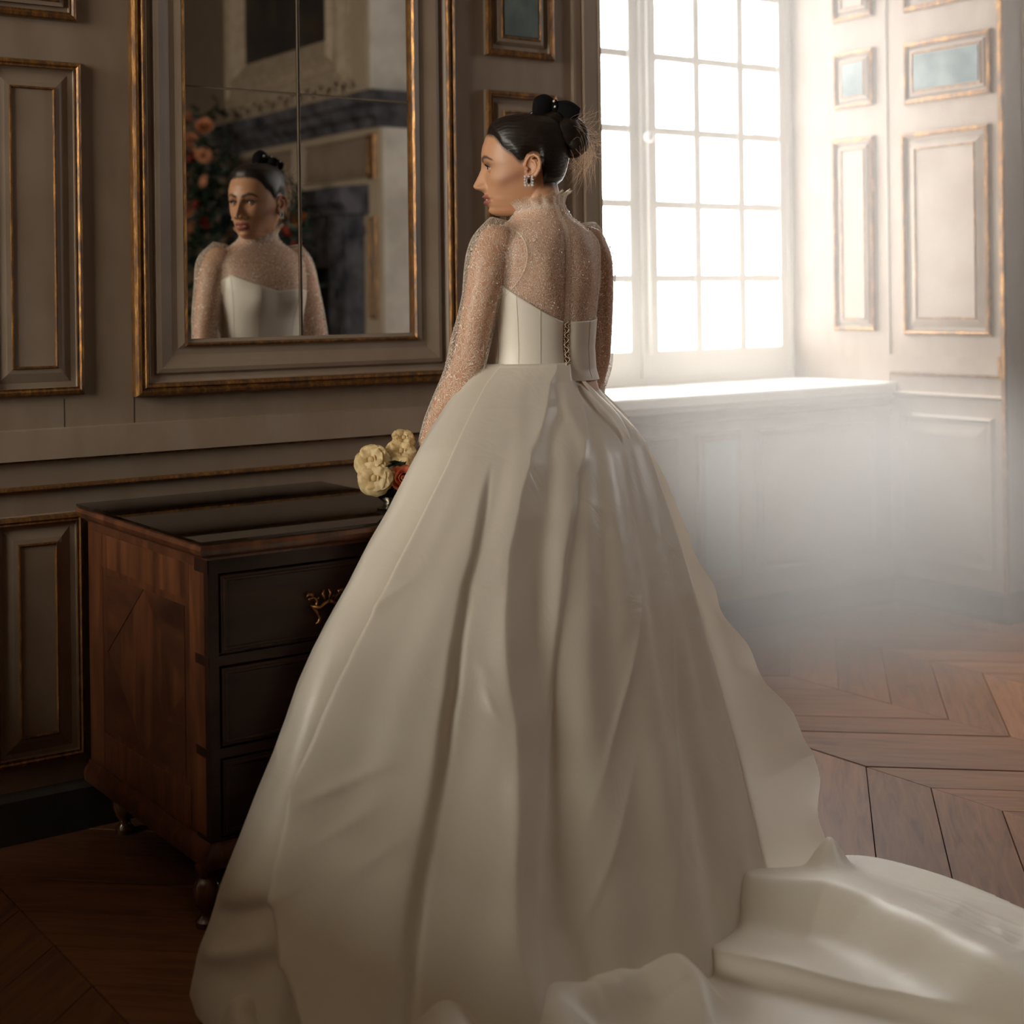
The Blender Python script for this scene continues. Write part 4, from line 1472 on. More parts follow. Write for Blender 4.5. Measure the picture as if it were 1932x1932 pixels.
M['hair'] = hair_mat('dark_brown_hair', lin(18, 13, 11), lin(36, 26, 21))
M['wisps'] = hair_mat('painted_backlight_hair', lin(225, 200, 178), lin(250, 232, 214), 0.85)  # backlight glow put into the colour of dark brown strands
M['velvet'] = simple('black_velvet', lin(14, 14, 17), 0.95, spec=0.15, noise=60, bump=0.3)
M['pearl'] = simple('pearl', lin(230, 222, 208), 0.18, coat=0.6)
M['crystal'] = simple('cut_crystal', lin(240, 242, 246), 0.08, metal=0.25, coat=1.0)
M['crystal_dk'] = simple('dark_cut_crystal', lin(70, 74, 82), 0.05, metal=0.8)

HL = np.array([[-0.12, -0.046], [-0.030, -0.044], [-0.027, -0.010], [-0.0245, 0.018], [-0.018, 0.028], [-0.006, 0.030], [0.006, 0.026], [0.014, 0.012], [0.022, 0.008], [0.030, 0.014], [0.040, 0.026], [0.052, 0.034], [0.062, 0.042], [0.070, 0.056], [0.080, 0.069], [0.10, 0.0775]])
A0, B0_, C0 = head_grid(150, 150, face=False)
dist = C0 - np.interp(B0_, HL[:, 0], HL[:, 1])
thick = 0.0075 + 0.004 * ss(C0, 0.06, 0.11) + 0.002 * ss(-B0_, 0.0, 0.08)
groove = 0.00035 * np.sin(C0 * 900 + B0_ * 160 + 3 * np.sin(B0_ * 90))
offs = -0.0025 + (thick + groove + 0.0025) * ss(dist, -0.006, 0.030) ** 0.9
AH, BH_, CH = head_grid(150, 150, face=False, off=offs)
PH = head_to_body(AH, BH_, CH)
hmb = MB()
keep = offs > -0.0022
n_r, n_t = AH.shape
vid = -np.ones((n_r, n_t), int)
hv, hf = [], []
def gv(i, j):
    if vid[i, j] < 0:
        vid[i, j] = len(hv)
        hv.append(tuple(PH[i, j]))
    return int(vid[i, j])
for i in range(n_r - 1):
    for j in range(n_t):
        k = (j + 1) % n_t
        if keep[i, j] or keep[i + 1, j] or keep[i, k] or keep[i + 1, k]:
            hf.append((gv(i, j), gv(i + 1, j), gv(i + 1, k), gv(i, k)))
hf.append(tuple(gv(0, j) for j in range(n_t)))
hmb.add(hv, hf)
hair = hmb.build('hair', M['hair'], bride, True)


def HB(a, b, c):
    return tuple(head_to_body(np.array(float(a)), np.array(float(b)), np.array(float(c))))


# the bun: a swirl of thick rolls
bun = MB()
def blob(a, b, c, r, sa=1, sb=1, sc=1):
    nu, nv_ = 28, 18
    rr = []
    for j in range(1, nv_):
        t = math.pi * j / nv_
        row = []
        for k in range(nu):
            p = 2 * math.pi * k / nu
            w_ = 1 + 0.03 * math.sin(7 * t + 3 * p) + 0.025 * math.sin(5 * p - 4 * t)
            row.append(HB(a + sa * r * w_ * math.sin(t) * math.cos(p), b + sb * r * w_ * math.sin(t) * math.sin(p), c - sc * r * w_ * math.cos(t)))
        rr.append(row)
    bun.loft(rr, True)
blob(0.0, -0.084, 0.079, 0.044, 1.05, 1.0, 1.02)
blob(0.0, -0.052, 0.106, 0.036, 1.1, 1.1, 0.8)
blob(0.004, -0.103, 0.062, 0.038, 1.0, 0.95, 0.95)
blob(0.0, -0.068, 0.040, 0.030, 1.0, 0.9, 1.1)
for (ca, cb, cc, R, r, ph, tl_) in ((0.012, -0.086, 0.076, 0.037, 0.014, 0.2, 0.5), (0.0, -0.100, 0.064, 0.028, 0.013, 1.6, -0.4), (0.012, -0.060, 0.103, 0.030, 0.012, 0.9, 0.9), (-0.012, -0.082, 0.082, 0.036, 0.014, 2.4, -0.7)):
    pth = []
    for i in range(30):
        t = ph + i / 29 * 2 * math.pi * 0.95
        pth.append(HB(ca + 0.014 * math.sin(2 * t + tl_), cb + R * math.cos(t), cc + R * math.sin(t)))
    bun.tube(pth, [r * (0.35 + 0.65 * math.sin(math.pi * i / 29) ** 0.5) for i in range(30)], 10)
for i in range(5):   # small curl in front of the bun
    cb0, cc0 = -0.014 - 0.006 * i, 0.118 + 0.006 * math.sin(i)
    bun.tube([HB(0.012 * math.cos(t) * (1 - 0.05 * i), cb0 + 0.011 * math.sin(t), cc0 + 0.010 * math.cos(t + 0.6 * i)) for t in np.linspace(0, 5.0, 14)], 0.0042, 7)
bun.build('bun', M['hair'], hair, True)

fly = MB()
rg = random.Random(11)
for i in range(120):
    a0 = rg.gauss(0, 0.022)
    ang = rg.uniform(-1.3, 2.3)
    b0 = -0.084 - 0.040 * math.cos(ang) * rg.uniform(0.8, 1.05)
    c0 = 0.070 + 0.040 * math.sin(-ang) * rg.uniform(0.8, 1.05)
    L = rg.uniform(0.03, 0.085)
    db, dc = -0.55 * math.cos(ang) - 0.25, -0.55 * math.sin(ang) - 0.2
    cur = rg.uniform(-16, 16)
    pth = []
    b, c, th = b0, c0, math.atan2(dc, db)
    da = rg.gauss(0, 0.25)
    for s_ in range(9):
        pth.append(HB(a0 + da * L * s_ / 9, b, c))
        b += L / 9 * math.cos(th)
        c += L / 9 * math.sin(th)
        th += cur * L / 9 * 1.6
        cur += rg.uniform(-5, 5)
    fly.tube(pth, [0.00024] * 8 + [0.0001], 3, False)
for i in range(85):     # the fine pale hair that curves round the bun and down to the nape
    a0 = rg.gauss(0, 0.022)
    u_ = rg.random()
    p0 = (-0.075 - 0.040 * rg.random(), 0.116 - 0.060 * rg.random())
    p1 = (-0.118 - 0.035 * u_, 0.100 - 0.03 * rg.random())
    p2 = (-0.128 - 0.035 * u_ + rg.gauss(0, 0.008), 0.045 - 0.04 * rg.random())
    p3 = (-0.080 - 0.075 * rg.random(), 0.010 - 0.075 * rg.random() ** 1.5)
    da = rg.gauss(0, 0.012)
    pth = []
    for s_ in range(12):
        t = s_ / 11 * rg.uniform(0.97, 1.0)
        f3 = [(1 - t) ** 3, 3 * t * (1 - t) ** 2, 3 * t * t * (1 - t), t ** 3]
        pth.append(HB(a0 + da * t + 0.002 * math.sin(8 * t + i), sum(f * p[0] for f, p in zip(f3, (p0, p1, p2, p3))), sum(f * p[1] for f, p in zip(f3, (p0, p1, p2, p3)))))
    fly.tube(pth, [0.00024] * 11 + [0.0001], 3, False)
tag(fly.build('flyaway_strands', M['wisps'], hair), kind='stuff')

# velvet bow with pearls
bow = MB()
def lobe(p0, p1, w0, w1, h, a_=0.0):
    p0, p1 = np.array(p0), np.array(p1)
    rr, n_ = [], 14
    for i in range(n_ + 1):
        t = i / n_
        q = p0 + (p1 - p0) * t
        ww = (w0 + (w1 - w0) * t) * (0.35 + 0.65 * math.sin(math.pi * min(1, 0.12 + t * 0.80)) ** 0.7)
        rr.append((HB(*q), (ww, h * (0.5 + 0.5 * math.sin(math.pi * (0.1 + 0.8 * t))))))
    bow.tube([r[0] for r in rr], [r[1] for r in rr], 16, True, up=LH)
lobe((0.004, -0.058, 0.138), (0.016, -0.014, 0.142), 0.018, 0.026, 0.030)
lobe((0.004, -0.060, 0.138), (0.014, -0.114, 0.120), 0.018, 0.026, 0.026)
lobe((-0.004, -0.058, 0.134), (-0.040, -0.040, 0.132), 0.016, 0.020, 0.016)
lobe((-0.004, -0.062, 0.134), (-0.036, -0.090, 0.122), 0.016, 0.020, 0.016)
bow.tube([HB(0.010, -0.054, 0.152), HB(0.014, -0.060, 0.138), HB(0.010, -0.064, 0.122)], [(0.010, 0.012), (0.012, 0.013), (0.009, 0.011)], 12, True, up=LH)
bowo = bow.build('hair_bow', M['velvet'], bride, True)
bowo['label'] = 'black velvet bow set with small pearls'
for q in ((0.026, -0.060, 0.139), (0.022, -0.058, 0.152), (-0.022, -0.046, 0.148), (-0.040, -0.066, 0.136), (-0.01, -0.02, 0.150)):
    MB().sphere(HB(*q), 0.0030, 12, 8).build('pearl', M['pearl'], bowo, True)

# earrings
for sgn in (1, -1):
    er = empty('earring')
    er.parent = bride
    ec = head_to_body(np.array(sgn * 0.0835), np.array(0.0045), np.array(-0.0335))
    er.location = tuple(ec)
    dirb, dirc, dira = Vector(FH), Vector((0, 0, 1)), Vector(LH) * sgn
    def gem(b, c, rx, rz, mat, h=0.0028):
        mb = MB()
        n_ = 8
        mk = lambda s_, o: [tuple(dirb * (b + rx * s_ * math.cos(2 * math.pi * (k + 0.5) / n_)) + dirc * (c + rz * s_ * math.sin(2 * math.pi * (k + 0.5) / n_)) + dira * o) for k in range(n_)]
        mb.loft([mk(0.5, -0.002), mk(1.0, 0.0), mk(0.6, h)], True)
        mb.build('stone', mat, er)
    for b_, c_ in ((-0.0078, 0.0095), (0.0078, 0.0095), (-0.0078, -0.0095), (0.0078, -0.0095)):
        gem(b_, c_, 0.0034, 0.0034, M['crystal'])
    for b_, c_ in ((0, 0.0100), (0, -0.0100), (-0.0085, 0.0033), (-0.0085, -0.0033), (0.0085, 0.0033), (0.0085, -0.0033)):
        gem(b_, c_, 0.0030, 0.0029, M['crystal'])
    gem(0, 0, 0.0044, 0.0064, M['crystal_dk'], 0.0034)
    for b_ in (-0.0048, 0.0048):
        gem(b_, 0.0, 0.0014, 0.006, M['crystal'], 0.002)
    MB().box(-0.0005, 0.0005, -0.0005, 0.0005, -0.011, 0.011).build('setting', M['silver'], er)
# ------------------------------------------------------------------ the gown


def satin_mat(name, col, rough=0.36, tl=0.22, wr=0.25, crinkle=0.0):
    m, nt, nodes, links, b = mat_base(name)
    b.inputs['Base Color'].default_value = col
    b.inputs['Roughness'].default_value = rough
    b.inputs['Specular IOR Level'].default_value = 0.55
    b.inputs['Sheen Weight'].default_value = 0.08
    tc = N(nodes, 'ShaderNodeTexCoord')
    nz = N(nodes, 'ShaderNodeTexNoise')
    nz.inputs['Scale'].default_value = 9
    nz.inputs['Detail'].default_value = 3
    nz.inputs['Distortion'].default_value = 1.2
    links.new(tc.outputs['Object'], nz.inputs['Vector'])
    bp = N(nodes, 'ShaderNodeBump')
    bp.inputs['Strength'].default_value = wr
    bp.inputs['Distance'].default_value = 0.010
    links.new(nz.outputs['Fac'], bp.inputs['Height'])
    links.new(bp.outputs[0], b.inputs['Normal'])
    if crinkle:
        ds = N(nodes, 'ShaderNodeVectorMath', operation='SCALE')
        ds.inputs['Scale'].default_value = 0.03
        links.new(nz.outputs['Color'], ds.inputs[0])
        da = N(nodes, 'ShaderNodeVectorMath', operation='ADD')
        links.new(tc.outputs['Object'], da.inputs[0])
        links.new(ds.outputs[0], da.inputs[1])
        vo = N(nodes, 'ShaderNodeTexVoronoi', feature='DISTANCE_TO_EDGE')
        vo.inputs['Scale'].default_value = 6.0
        links.new(da.outputs[0], vo.inputs['Vector'])
        b2 = N(nodes, 'ShaderNodeBump')
        b2.inputs['Strength'].default_value = crinkle
        b2.inputs['Distance'].default_value = 0.03
        links.new(vo.outputs['Distance'], b2.inputs['Height'])
        links.new(bp.outputs[0], b2.inputs['Normal'])
        links.new(b2.outputs[0], b.inputs['Normal'])
    t = N(nodes, 'ShaderNodeBsdfTranslucent')
    t.inputs[0].default_value = col
    links.new(bp.outputs[0], t.inputs['Normal'])
    mx = N(nodes, 'ShaderNodeMixShader')
    mx.inputs[0].default_value = tl
    links.new(b.outputs[0], mx.inputs[1])
    links.new(t.outputs[0], mx.inputs[2])
    links.new(mx.outputs[0], nodes['Material Output'].inputs[0])
    return m


def lace_mat(name, veil, s1=70.0, s2=120.0, w1=0.055, w2=0.05):
    """sheer tulle with a meandering corded lace pattern"""
    m, nt, nodes, links, b = mat_base(name)
    b.inputs['Base Color'].default_value = lin(248, 241, 230)
    b.inputs['Roughness'].default_value = 0.6
    tc = N(nodes, 'ShaderNodeTexCoord')
    nz = N(nodes, 'ShaderNodeTexNoise')
    nz.inputs['Scale'].default_value = 70
    nz.inputs['Detail'].default_value = 2
    links.new(tc.outputs['Object'], nz.inputs['Vector'])
    sc = N(nodes, 'ShaderNodeVectorMath', operation='SCALE')
    sc.inputs['Scale'].default_value = 0.011
    links.new(nz.outputs['Color'], sc.inputs[0])
    ad = N(nodes, 'ShaderNodeVectorMath', operation='ADD')
    links.new(tc.outputs['Object'], ad.inputs[0])
    links.new(sc.outputs[0], ad.inputs[1])
    mp = N(nodes, 'ShaderNodeMapping')
    mp.inputs['Scale'].default_value = (1, 1, 0.55)
    links.new(ad.outputs[0], mp.inputs[0])

    def lines(scale, width, strength):
        v = N(nodes, 'ShaderNodeTexVoronoi', feature='DISTANCE_TO_EDGE')
        v.inputs['Scale'].default_value = scale
        links.new(mp.outputs[0], v.inputs['Vector'])
        return thin(v.outputs['Distance'], width, strength)

    def thin(src, width, strength):
        r = N(nodes, 'ShaderNodeMapRange', interpolation_type='SMOOTHSTEP')
        r.inputs['From Min'].default_value = width * 0.5
        r.inputs['From Max'].default_value = width * 1.3
        r.inputs['To Min'].default_value = strength
        r.inputs['To Max'].default_value = 0.0
        links.new(src, r.inputs['Value'])
        return r.outputs[0]

    def meander(scale, k, width, strength):
        """thin curling lines: the contours of a smooth noise"""
        nn = N(nodes, 'ShaderNodeTexNoise')
        nn.inputs['Scale'].default_value = scale
        nn.inputs['Detail'].default_value = 0.6
        links.new(mp.outputs[0], nn.inputs['Vector'])
        mu = N(nodes, 'ShaderNodeMath', operation='MULTIPLY')
        links.new(nn.outputs['Fac'], mu.inputs[0])
        mu.inputs[1].default_value = k
        pp = N(nodes, 'ShaderNodeMath', operation='PINGPONG')
        links.new(mu.outputs[0], pp.inputs[0])
        pp.inputs[1].default_value = 0.5
        return thin(pp.outputs[0], width, strength)
    a = meander(s1, 9.0, w1, 1.0)
    c = lines(s2, w2, 0.55)
    mx_ = N(nodes, 'ShaderNodeMath', operation='MAXIMUM')
    links.new(a, mx_.inputs[0])
    links.new(c, mx_.inputs[1])
    m2 = N(nodes, 'ShaderNodeMath', operation='MAXIMUM')
    links.new(mx_.outputs[0], m2.inputs[0])
    m2.inputs[1].default_value = veil
    # seen edge-on one looks through more layers of thread
    lw = N(nodes, 'ShaderNodeLayerWeight')
    lw.inputs['Blend'].default_value = 0.5
    pw = N(nodes, 'ShaderNodeMath', operation='POWER')
    links.new(lw.outputs['Facing'], pw.inputs[0])
    pw.inputs[1].default_value = 3.5
    ps_ = N(nodes, 'ShaderNodeMath', operation='MULTIPLY')
    links.new(pw.outputs[0], ps_.inputs[0])
    ps_.inputs[1].default_value = 0.75
    m3 = N(nodes, 'ShaderNodeMath', operation='MAXIMUM')
    links.new(m2.outputs[0], m3.inputs[0])
    links.new(ps_.outputs[0], m3.inputs[1])
    m2 = m3
    t = N(nodes, 'ShaderNodeBsdfTranslucent')
    t.inputs[0].default_value = lin(248, 241, 230)
    mixs = N(nodes, 'ShaderNodeMixShader')
    mixs.inputs[0].default_value = 0.35
    links.new(b.outputs[0], mixs.inputs[1])
    links.new(t.outputs[0], mixs.inputs[2])
    tr = N(nodes, 'ShaderNodeBsdfTransparent')
    fin = N(nodes, 'ShaderNodeMixShader')
    links.new(m2.outputs[0], fin.inputs[0])
    links.new(tr.outputs[0], fin.inputs[1])
    links.new(mixs.outputs[0], fin.inputs[2])
    links.new(fin.outputs[0], nodes['Material Output'].inputs[0])
    return m


M['satin'] = satin_mat('ivory_satin', lin(238, 231, 219))
M['satin_train'] = satin_mat('ivory_satin_crumpled', lin(238, 231, 219), 0.42, 0.12, 0.2, 0.16)
M['satin_thin'] = satin_mat('ivory_satin_single_layer', lin(246, 240, 230), 0.42, 0.8, 0.05)
M['satin2'] = satin_mat('ivory_satin_bodice', lin(238, 231, 219), 0.4, 0.1, 0.05)
M['lace'] = lace_mat('beaded_lace_yoke', 0.24, 100, 150, 0.115, 0.045)
M['lace_sleeve'] = lace_mat('beaded_lace_sleeve', 0.13, 80, 120, 0.105, 0.038)
M['lace_edge'] = lace_mat('lace_collar', 0.42, 120, 190, 0.12, 0.08)
M['bead'] = simple('glass_beads', lin(238, 232, 222), 0.08, coat=1.0)
M['cord'] = simple('ivory_cord', lin(232, 222, 204), 0.6)
M['stitch'] = simple('stitched_seam', lin(190, 176, 156), 0.6)


def bodice_top(psi_deg):
    return np.interp(psi_deg % 360, [0, 25, 55, 90, 125, 150, 172, 180, 190, 215, 250, 275, 305, 335, 360],
                     [1.262, 1.285, 1.312, 1.285, 1.240, 1.208, 1.182, 1.178, 1.178, 1.180, 1.188, 1.205, 1.262, 1.268, 1.262])


# bodice, open along the lacing at the back
psd = np.concatenate([np.linspace(182.6, 360, 110), np.linspace(361, 537.4, 110)])
vv = np.linspace(0, 1, 40)
PSI, V = np.meshgrid(np.radians(psd), vv, indexing='ij')
TOP = bodice_top(np.degrees(PSI))
Z = 1.045 + (TOP - 1.045) * V
x, y, z = torso_pt(PSI, Z, 0.0075)
x2, y2, z2 = torso_pt(PSI[:, -1:], Z[:, -1:], 0.003)
Pb = np.stack([np.concatenate([x, x2], 1), np.concatenate([y, y2], 1), np.concatenate([z, z2 - 0.001], 1)], -1)
bod = MB()
bod.grid(Pb)
bodice = bod.build('bodice', M['satin2'], bride, True)
for pd in (20, 58, 96, 126, 152, 208, 236, 268, 302, 335):
    t = np.linspace(0, 1, 24)
    tp = float(bodice_top(pd))
    x, y, z = torso_pt(np.full(24, math.radians(pd)), 1.05 + (tp - 1.05) * t, 0.0078)
    MB().tube(list(zip(x, y, z)), 0.0005, 5).build('seam', M['stitch'], bodice, True)
lc = MB()
for sg in (-1, 1):
    for i in range(10):
        z0 = 1.068 + i * 0.0112
        pth = []
        for t in np.linspace(-1.3, 1.3, 9):
            px_, py_, pz_ = torso_pt(np.array([math.radians(180 + sg * (2.5 - 1.6 * math.cos(t)))]), np.array([z0 + 0.0042 * math.sin(t)]), 0.0095)
            pth.append((px_[0], py_[0], pz_[0]))
        lc.tube(pth, 0.0009, 5)
pth = []
for i in range(40):
    t = i / 39
    px_, py_, pz_ = torso_pt(np.array([math.radians(180 + 1.6 * math.sin(t * 32))]), np.array([1.066 + t * 0.112]), 0.0100)
    pth.append((px_[0], py_[0], pz_[0]))
lc.tube(pth, 0.0010, 5)
lc.build('lacing', M['cord'], bodice, True)

# lace yoke over the back, chest and shoulders
psy = np.linspace(0, 2 * np.pi, 150, endpoint=False)
rows = []
for v in np.linspace(0, 1, 46):
    zt = bodice_top(np.degrees(psy)) - 0.012
    zz_ = zt + (1.442 - zt) * v
    x, y, z = torso_pt(psy, zz_, 0.0052)
    rows.append(np.stack([x, y, z], -1))
yk = MB()
yk.grid(np.stack(rows), closed_v=True)
yoke = yk.build('lace_yoke', M['lace'], bride, True)
# placket down the spine
zp = np.linspace(1.176, 1.44, 26)
rows = []
for o_ in (-0.0065, 0.0065):
    x, y, z = torso_pt(np.full(26, math.pi), zp, 0.0075)
    rows.append(np.stack([x + o_, y, z], -1))
pk = MB()
pk.grid(np.stack(rows))
pk.build('placket', M['lace_edge'], yoke, True)
# collar
rows = []
npc = 240
psc = np.linspace(0, 2 * np.pi, npc, endpoint=False)
scal = np.abs(np.sin(psc * 8))
for v in np.linspace(0, 1, 12):
    zc = 1.424 + v * (0.024 + 0.007 * scal) - 0.010 * np.cos(psc) - 0.010 * np.sin(psc)
    fl = 0.006 + 0.010 * v ** 2 + 0.0035 * v * np.sin(psc * 16)
    rows.append(np.stack([-np.sin(psc) * (0.0505 + fl) - 0.010 * v * 0.4, np.where(np.cos(psc) > 0, 0.047 + fl, 0.057 + fl) * np.cos(psc) + 0.006 * v, zc], -1))
rows = np.stack(rows)
cl = MB()
cl.grid(rows, closed_v=True)
collar = cl.build('lace_collar', M['lace_edge'], bride, True)
fr = MB()
for k in range(npc):
    for rep in range(2):
        p = rows[-1, k] + RNG.normal(0, 0.0006, 3)
        o_ = np.array([-math.sin(psc[k]), math.cos(psc[k]), 0])
        L = RNG.uniform(0.006, 0.012)
        fr.tube([tuple(p - o_ * 0.001), tuple(p + o_ * L * 0.5 + [0, 0, L * 0.5]), tuple(p + o_ * L * 0.95 + [0, 0, L * 0.75])], [0.0004, 0.00035, 0.0002], 3, False)
tag(fr.build('lash_fringe', M['cord'], collar), kind='stuff')

# armhole seams
psa = np.radians(np.linspace(92, 180, 300))
for sgn in (-1, 1):
    pth = []
    for xt, zt in ((-0.100, 1.394), (-0.106, 1.383), (-0.104, 1.368), (-0.101, 1.345), (-0.100, 1.322), (-0.103, 1.300), (-0.111, 1.277), (-0.122, 1.255), (-0.130, 1.238)):
        x, y, z = torso_pt(psa, np.full(300, zt), 0.0066)
        k_ = int(np.argmin(np.abs(x - xt)))
        pth.append((-sgn * x[k_], y[k_], zt))
    pth = np.array(pth)
    tq = np.linspace(0, len(pth) - 1, 40)
    pth = np.stack([np.interp(tq, range(len(pth)), pth[:, i]) for i in range(3)], -1)
    for _ in range(6):
        pth[1:-1] = (pth[:-2] + 2 * pth[1:-1] + pth[2:]) / 4
    MB().tube([tuple(p) for p in pth], (0.0016 * np.ones(40)).tolist(), 6).build('seam', M['lace_edge'], yoke, True)

# sleeves
bead_pts = []
for sgn in (-1, 1):
    path, rr = ARM[sgn]
    head_pts = [np.array([sgn * 0.094, -0.012, 1.372]), np.array([sgn * 0.112, -0.012, 1.366])]
    path2 = np.concatenate([np.array(head_pts), path[1:]])
    r2 = np.concatenate([[0.030, 0.046], rr[1:]])
    n2 = len(path2)
    rings, prev = [], None
    nn = 44
    for i in range(n2):
        t_ = path2[min(i + 1, n2 - 1)] - path2[max(i - 1, 0)]
        t_ = t_ / np.linalg.norm(t_)
        prev = np.array([0, 1.0, 0]) if prev is None else prev
        prev = prev - t_ * prev.dot(t_)
        prev /= np.linalg.norm(prev)
        b_ = np.cross(t_, prev)
        f_ = i / (n2 - 1)
        off = np.interp(f_, [0, 0.06, 0.14, 0.3, 0.6, 0.85, 1], [0.004, 0.011, 0.012, 0.007, 0.008, 0.007, 0.003] if sgn < 0 else [0.004, 0.007, 0.006, 0.004, 0.006, 0.006, 0.003])
        ang = np.linspace(0, 2 * np.pi, nn, endpoint=False)
        wob = off * (1 + 0.35 * np.sin(3 * ang + 9 * f_) + 0.3 * np.sin(2 * ang - 17 * f_))
        rings.append(path2[i] + np.cos(ang)[:, None] * prev * (r2[i] + wob)[:, None] + np.sin(ang)[:, None] * b_ * (r2[i] + wob)[:, None])
    G = np.stack(rings)
    sl = MB()
    sl.grid(G, closed_v=True)
    so = sl.build('lace_sleeve', M['lace_sleeve'], bride, True)
    pass
    for _ in range(620):
        i, j = RNG.integers(2, n2 - 1), RNG.integers(0, nn)
        w_ = RNG.random()
        bead_pts.append(G[i, j] * (1 - w_) + G[i - 1, (j + 1) % nn] * w_ + 0)
for _ in range(900):
    ps_ = RNG.uniform(0, 2 * np.pi)
    zt = bodice_top(np.degrees(ps_))
    x, y, z = torso_pt(np.array([ps_]), np.array([RNG.uniform(zt, 1.43)]), 0.006)
    bead_pts.append(np.array([x[0], y[0], z[0]]))
bd = MB()
for p in bead_pts:
    r = RNG.choice([0.0008, 0.0012, 0.0019], p=[0.5, 0.35, 0.15])
    o_ = len(bd.v)
    bd.v.extend([(p[0] + r, p[1], p[2]), (p[0] - r, p[1], p[2]), (p[0], p[1] + r, p[2]), (p[0], p[1] - r, p[2]), (p[0], p[1], p[2] + r), (p[0], p[1], p[2] - r)])
    for a, b_, c in ((0, 2, 4), (2, 1, 4), (1, 3, 4), (3, 0, 4), (2, 0, 5), (1, 2, 5), (3, 1, 5), (0, 3, 5)):
        bd.f.append((o_ + a, o_ + b_, o_ + c))
tag(bd.build('beading', M['bead'], bride), kind='stuff')

# ---- skirt: four guide rails (left, right, near, far) and folds that run down it
LZ = np.array([[1.889, -.685, 1.081], [1.836, -.696, 1.048], [1.772, -.717, 1.005], [1.711, -.748, .959], [1.667, -.775, .924], [1.627, -.785, .872], [1.578, -.79, .799], [1.532, -.792, .738], [1.48, -.794, .658], [1.436, -.796, .599], [1.405, -.797, .551], [1.373, -.799, .492], [1.344, -.802, .424], [1.316, -.805, .367], [1.279, -.809, .303], [1.243, -.813, .239], [1.207, -.817, .177], [1.177, -.823, .114], [1.148, -.832, .053], [1.126, -.845, 0]])
RZ = np.array([[2.125, -.757, 1.081], [2.129, -.757, 1.047], [2.151, -.772, 1.013], [2.185, -.796, .97], [2.208, -.825, .93], [2.219, -.845, .898], [2.225, -.874, .821], [2.226, -.923, .706], [2.225, -.972, .594], [2.221, -1.018, .485], [2.216, -1.064, .379], [2.207, -1.118, .278], [2.2, -1.162, .178], [2.19, -1.204, .081], [2.183, -1.224, .017], [2.181, -1.235, 0]])
RO = np.array([[2.125, -.757, 1.081], [2.129, -.757, 1.047], [2.157, -.764, 1.022], [2.182, -.782, .993], [2.207, -.799, .962], [2.234, -.831, .902], [2.267, -.866, .817], [2.292, -.909, .698], [2.318, -.94, .602], [2.338, -.979, .521], [2.36, -1.006, .463], [2.394, -1.043, .384], [2.4, -1.059, .358], [2.427, -1.102, .294], [2.438, -1.159, .225], [2.412, -1.19, .143], [2.389, -1.235, .046], [2.388, -1.273, 0]])
QN = np.array([[1.081, .112], [1.0, .185], [.9, .238], [.8, .28], [.6, .34], [.4, .39], [.2, .45], [0, .53]])
QF = np.array([[1.081, .118], [1.0, .185], [.9, .225], [.8, .27], [.6, .34], [.4, .40], [.2, .46], [0, .55]])


def ip(T, z, k):
    return np.interp(-z, -T[:, 0 if T.shape[1] == 2 else 2], T[:, k])


TR = {
    'T1': [(1.08, -40), (1.01, -36.5), (.925, -38.5), (.8, -40), (.68, -40.5), (.575, -41), (.463, -43), (.403, -45), (.315, -43), (.243, -40.5), (.175, -35.5), (.118, -30.5), (0, -22)],
    'T2': [(1.073, -17.5), (.99, -17), (.885, -19), (.743, -16), (.69, -16.5), (.533, -14), (.368, -14), (.243, -14.5), (.14, -13.5), (0, -12)],
    'T3': [(1.07, 22), (1.008, 14), (.92, -.5), (.843, -3.5), (.74, -4.5), (.64, -3), (.553, -.5), (.46, 2.5), (.345, 3.5), (.258, 3.5), (.155, 5), (.07, 8.5), (0, 11)],
    'S5': [(1.06, 52), (1.003, 40), (.863, 19.5), (.72, 14.5), (.585, 12.5), (.415, 10.5), (.263, 8.5), (.178, 8), (0, 10)],
    'U6': [(1.05, 44), (.925, 40), (.8, 38.5), (.65, 38), (.465, 37), (.298, 37.5), (.145, 38), (0, 38)],
    'L0': [(1.03, -60), (.815, -62), (.568, -62), (.415, -64), (.288, -64), (.173, -62), (0, -62)]}


def track(n, z):
    a = np.array(TR[n])
    return np.interp(-z, -a[:, 0], a[:, 1])


def sig(x):
    return 1 / (1 + np.exp(-np.clip(x, -40, 40)))


CREASE = [(-40, .66, .55, .07, .010), (-34, .385, .35, .08, .012), (-30, .33, .5, .05, .008), (-42, .385, 0.2, .03, .012), (-37, .24, .5, .03, .010), (-33, .155, .6, .03, .010),
          (-6, .545, -.6, .025, .006), (-4, .50, -.9, .03, .006), (2, .37, .3, .02, .006), (3, .355, .35, .02, .006), (8, .20, .5, .025, .006), (6, .26, .3, .02, .005),
          (-70, .40, -.5, .04, .008), (-66, .73, -.6, .03, .005), (-22, .29, .5, .05, .006), (30, .45, 1.0, .16, .006), (48, .33, 1.1, .18, .006), (24, .24, 1.0, .12, .006)]


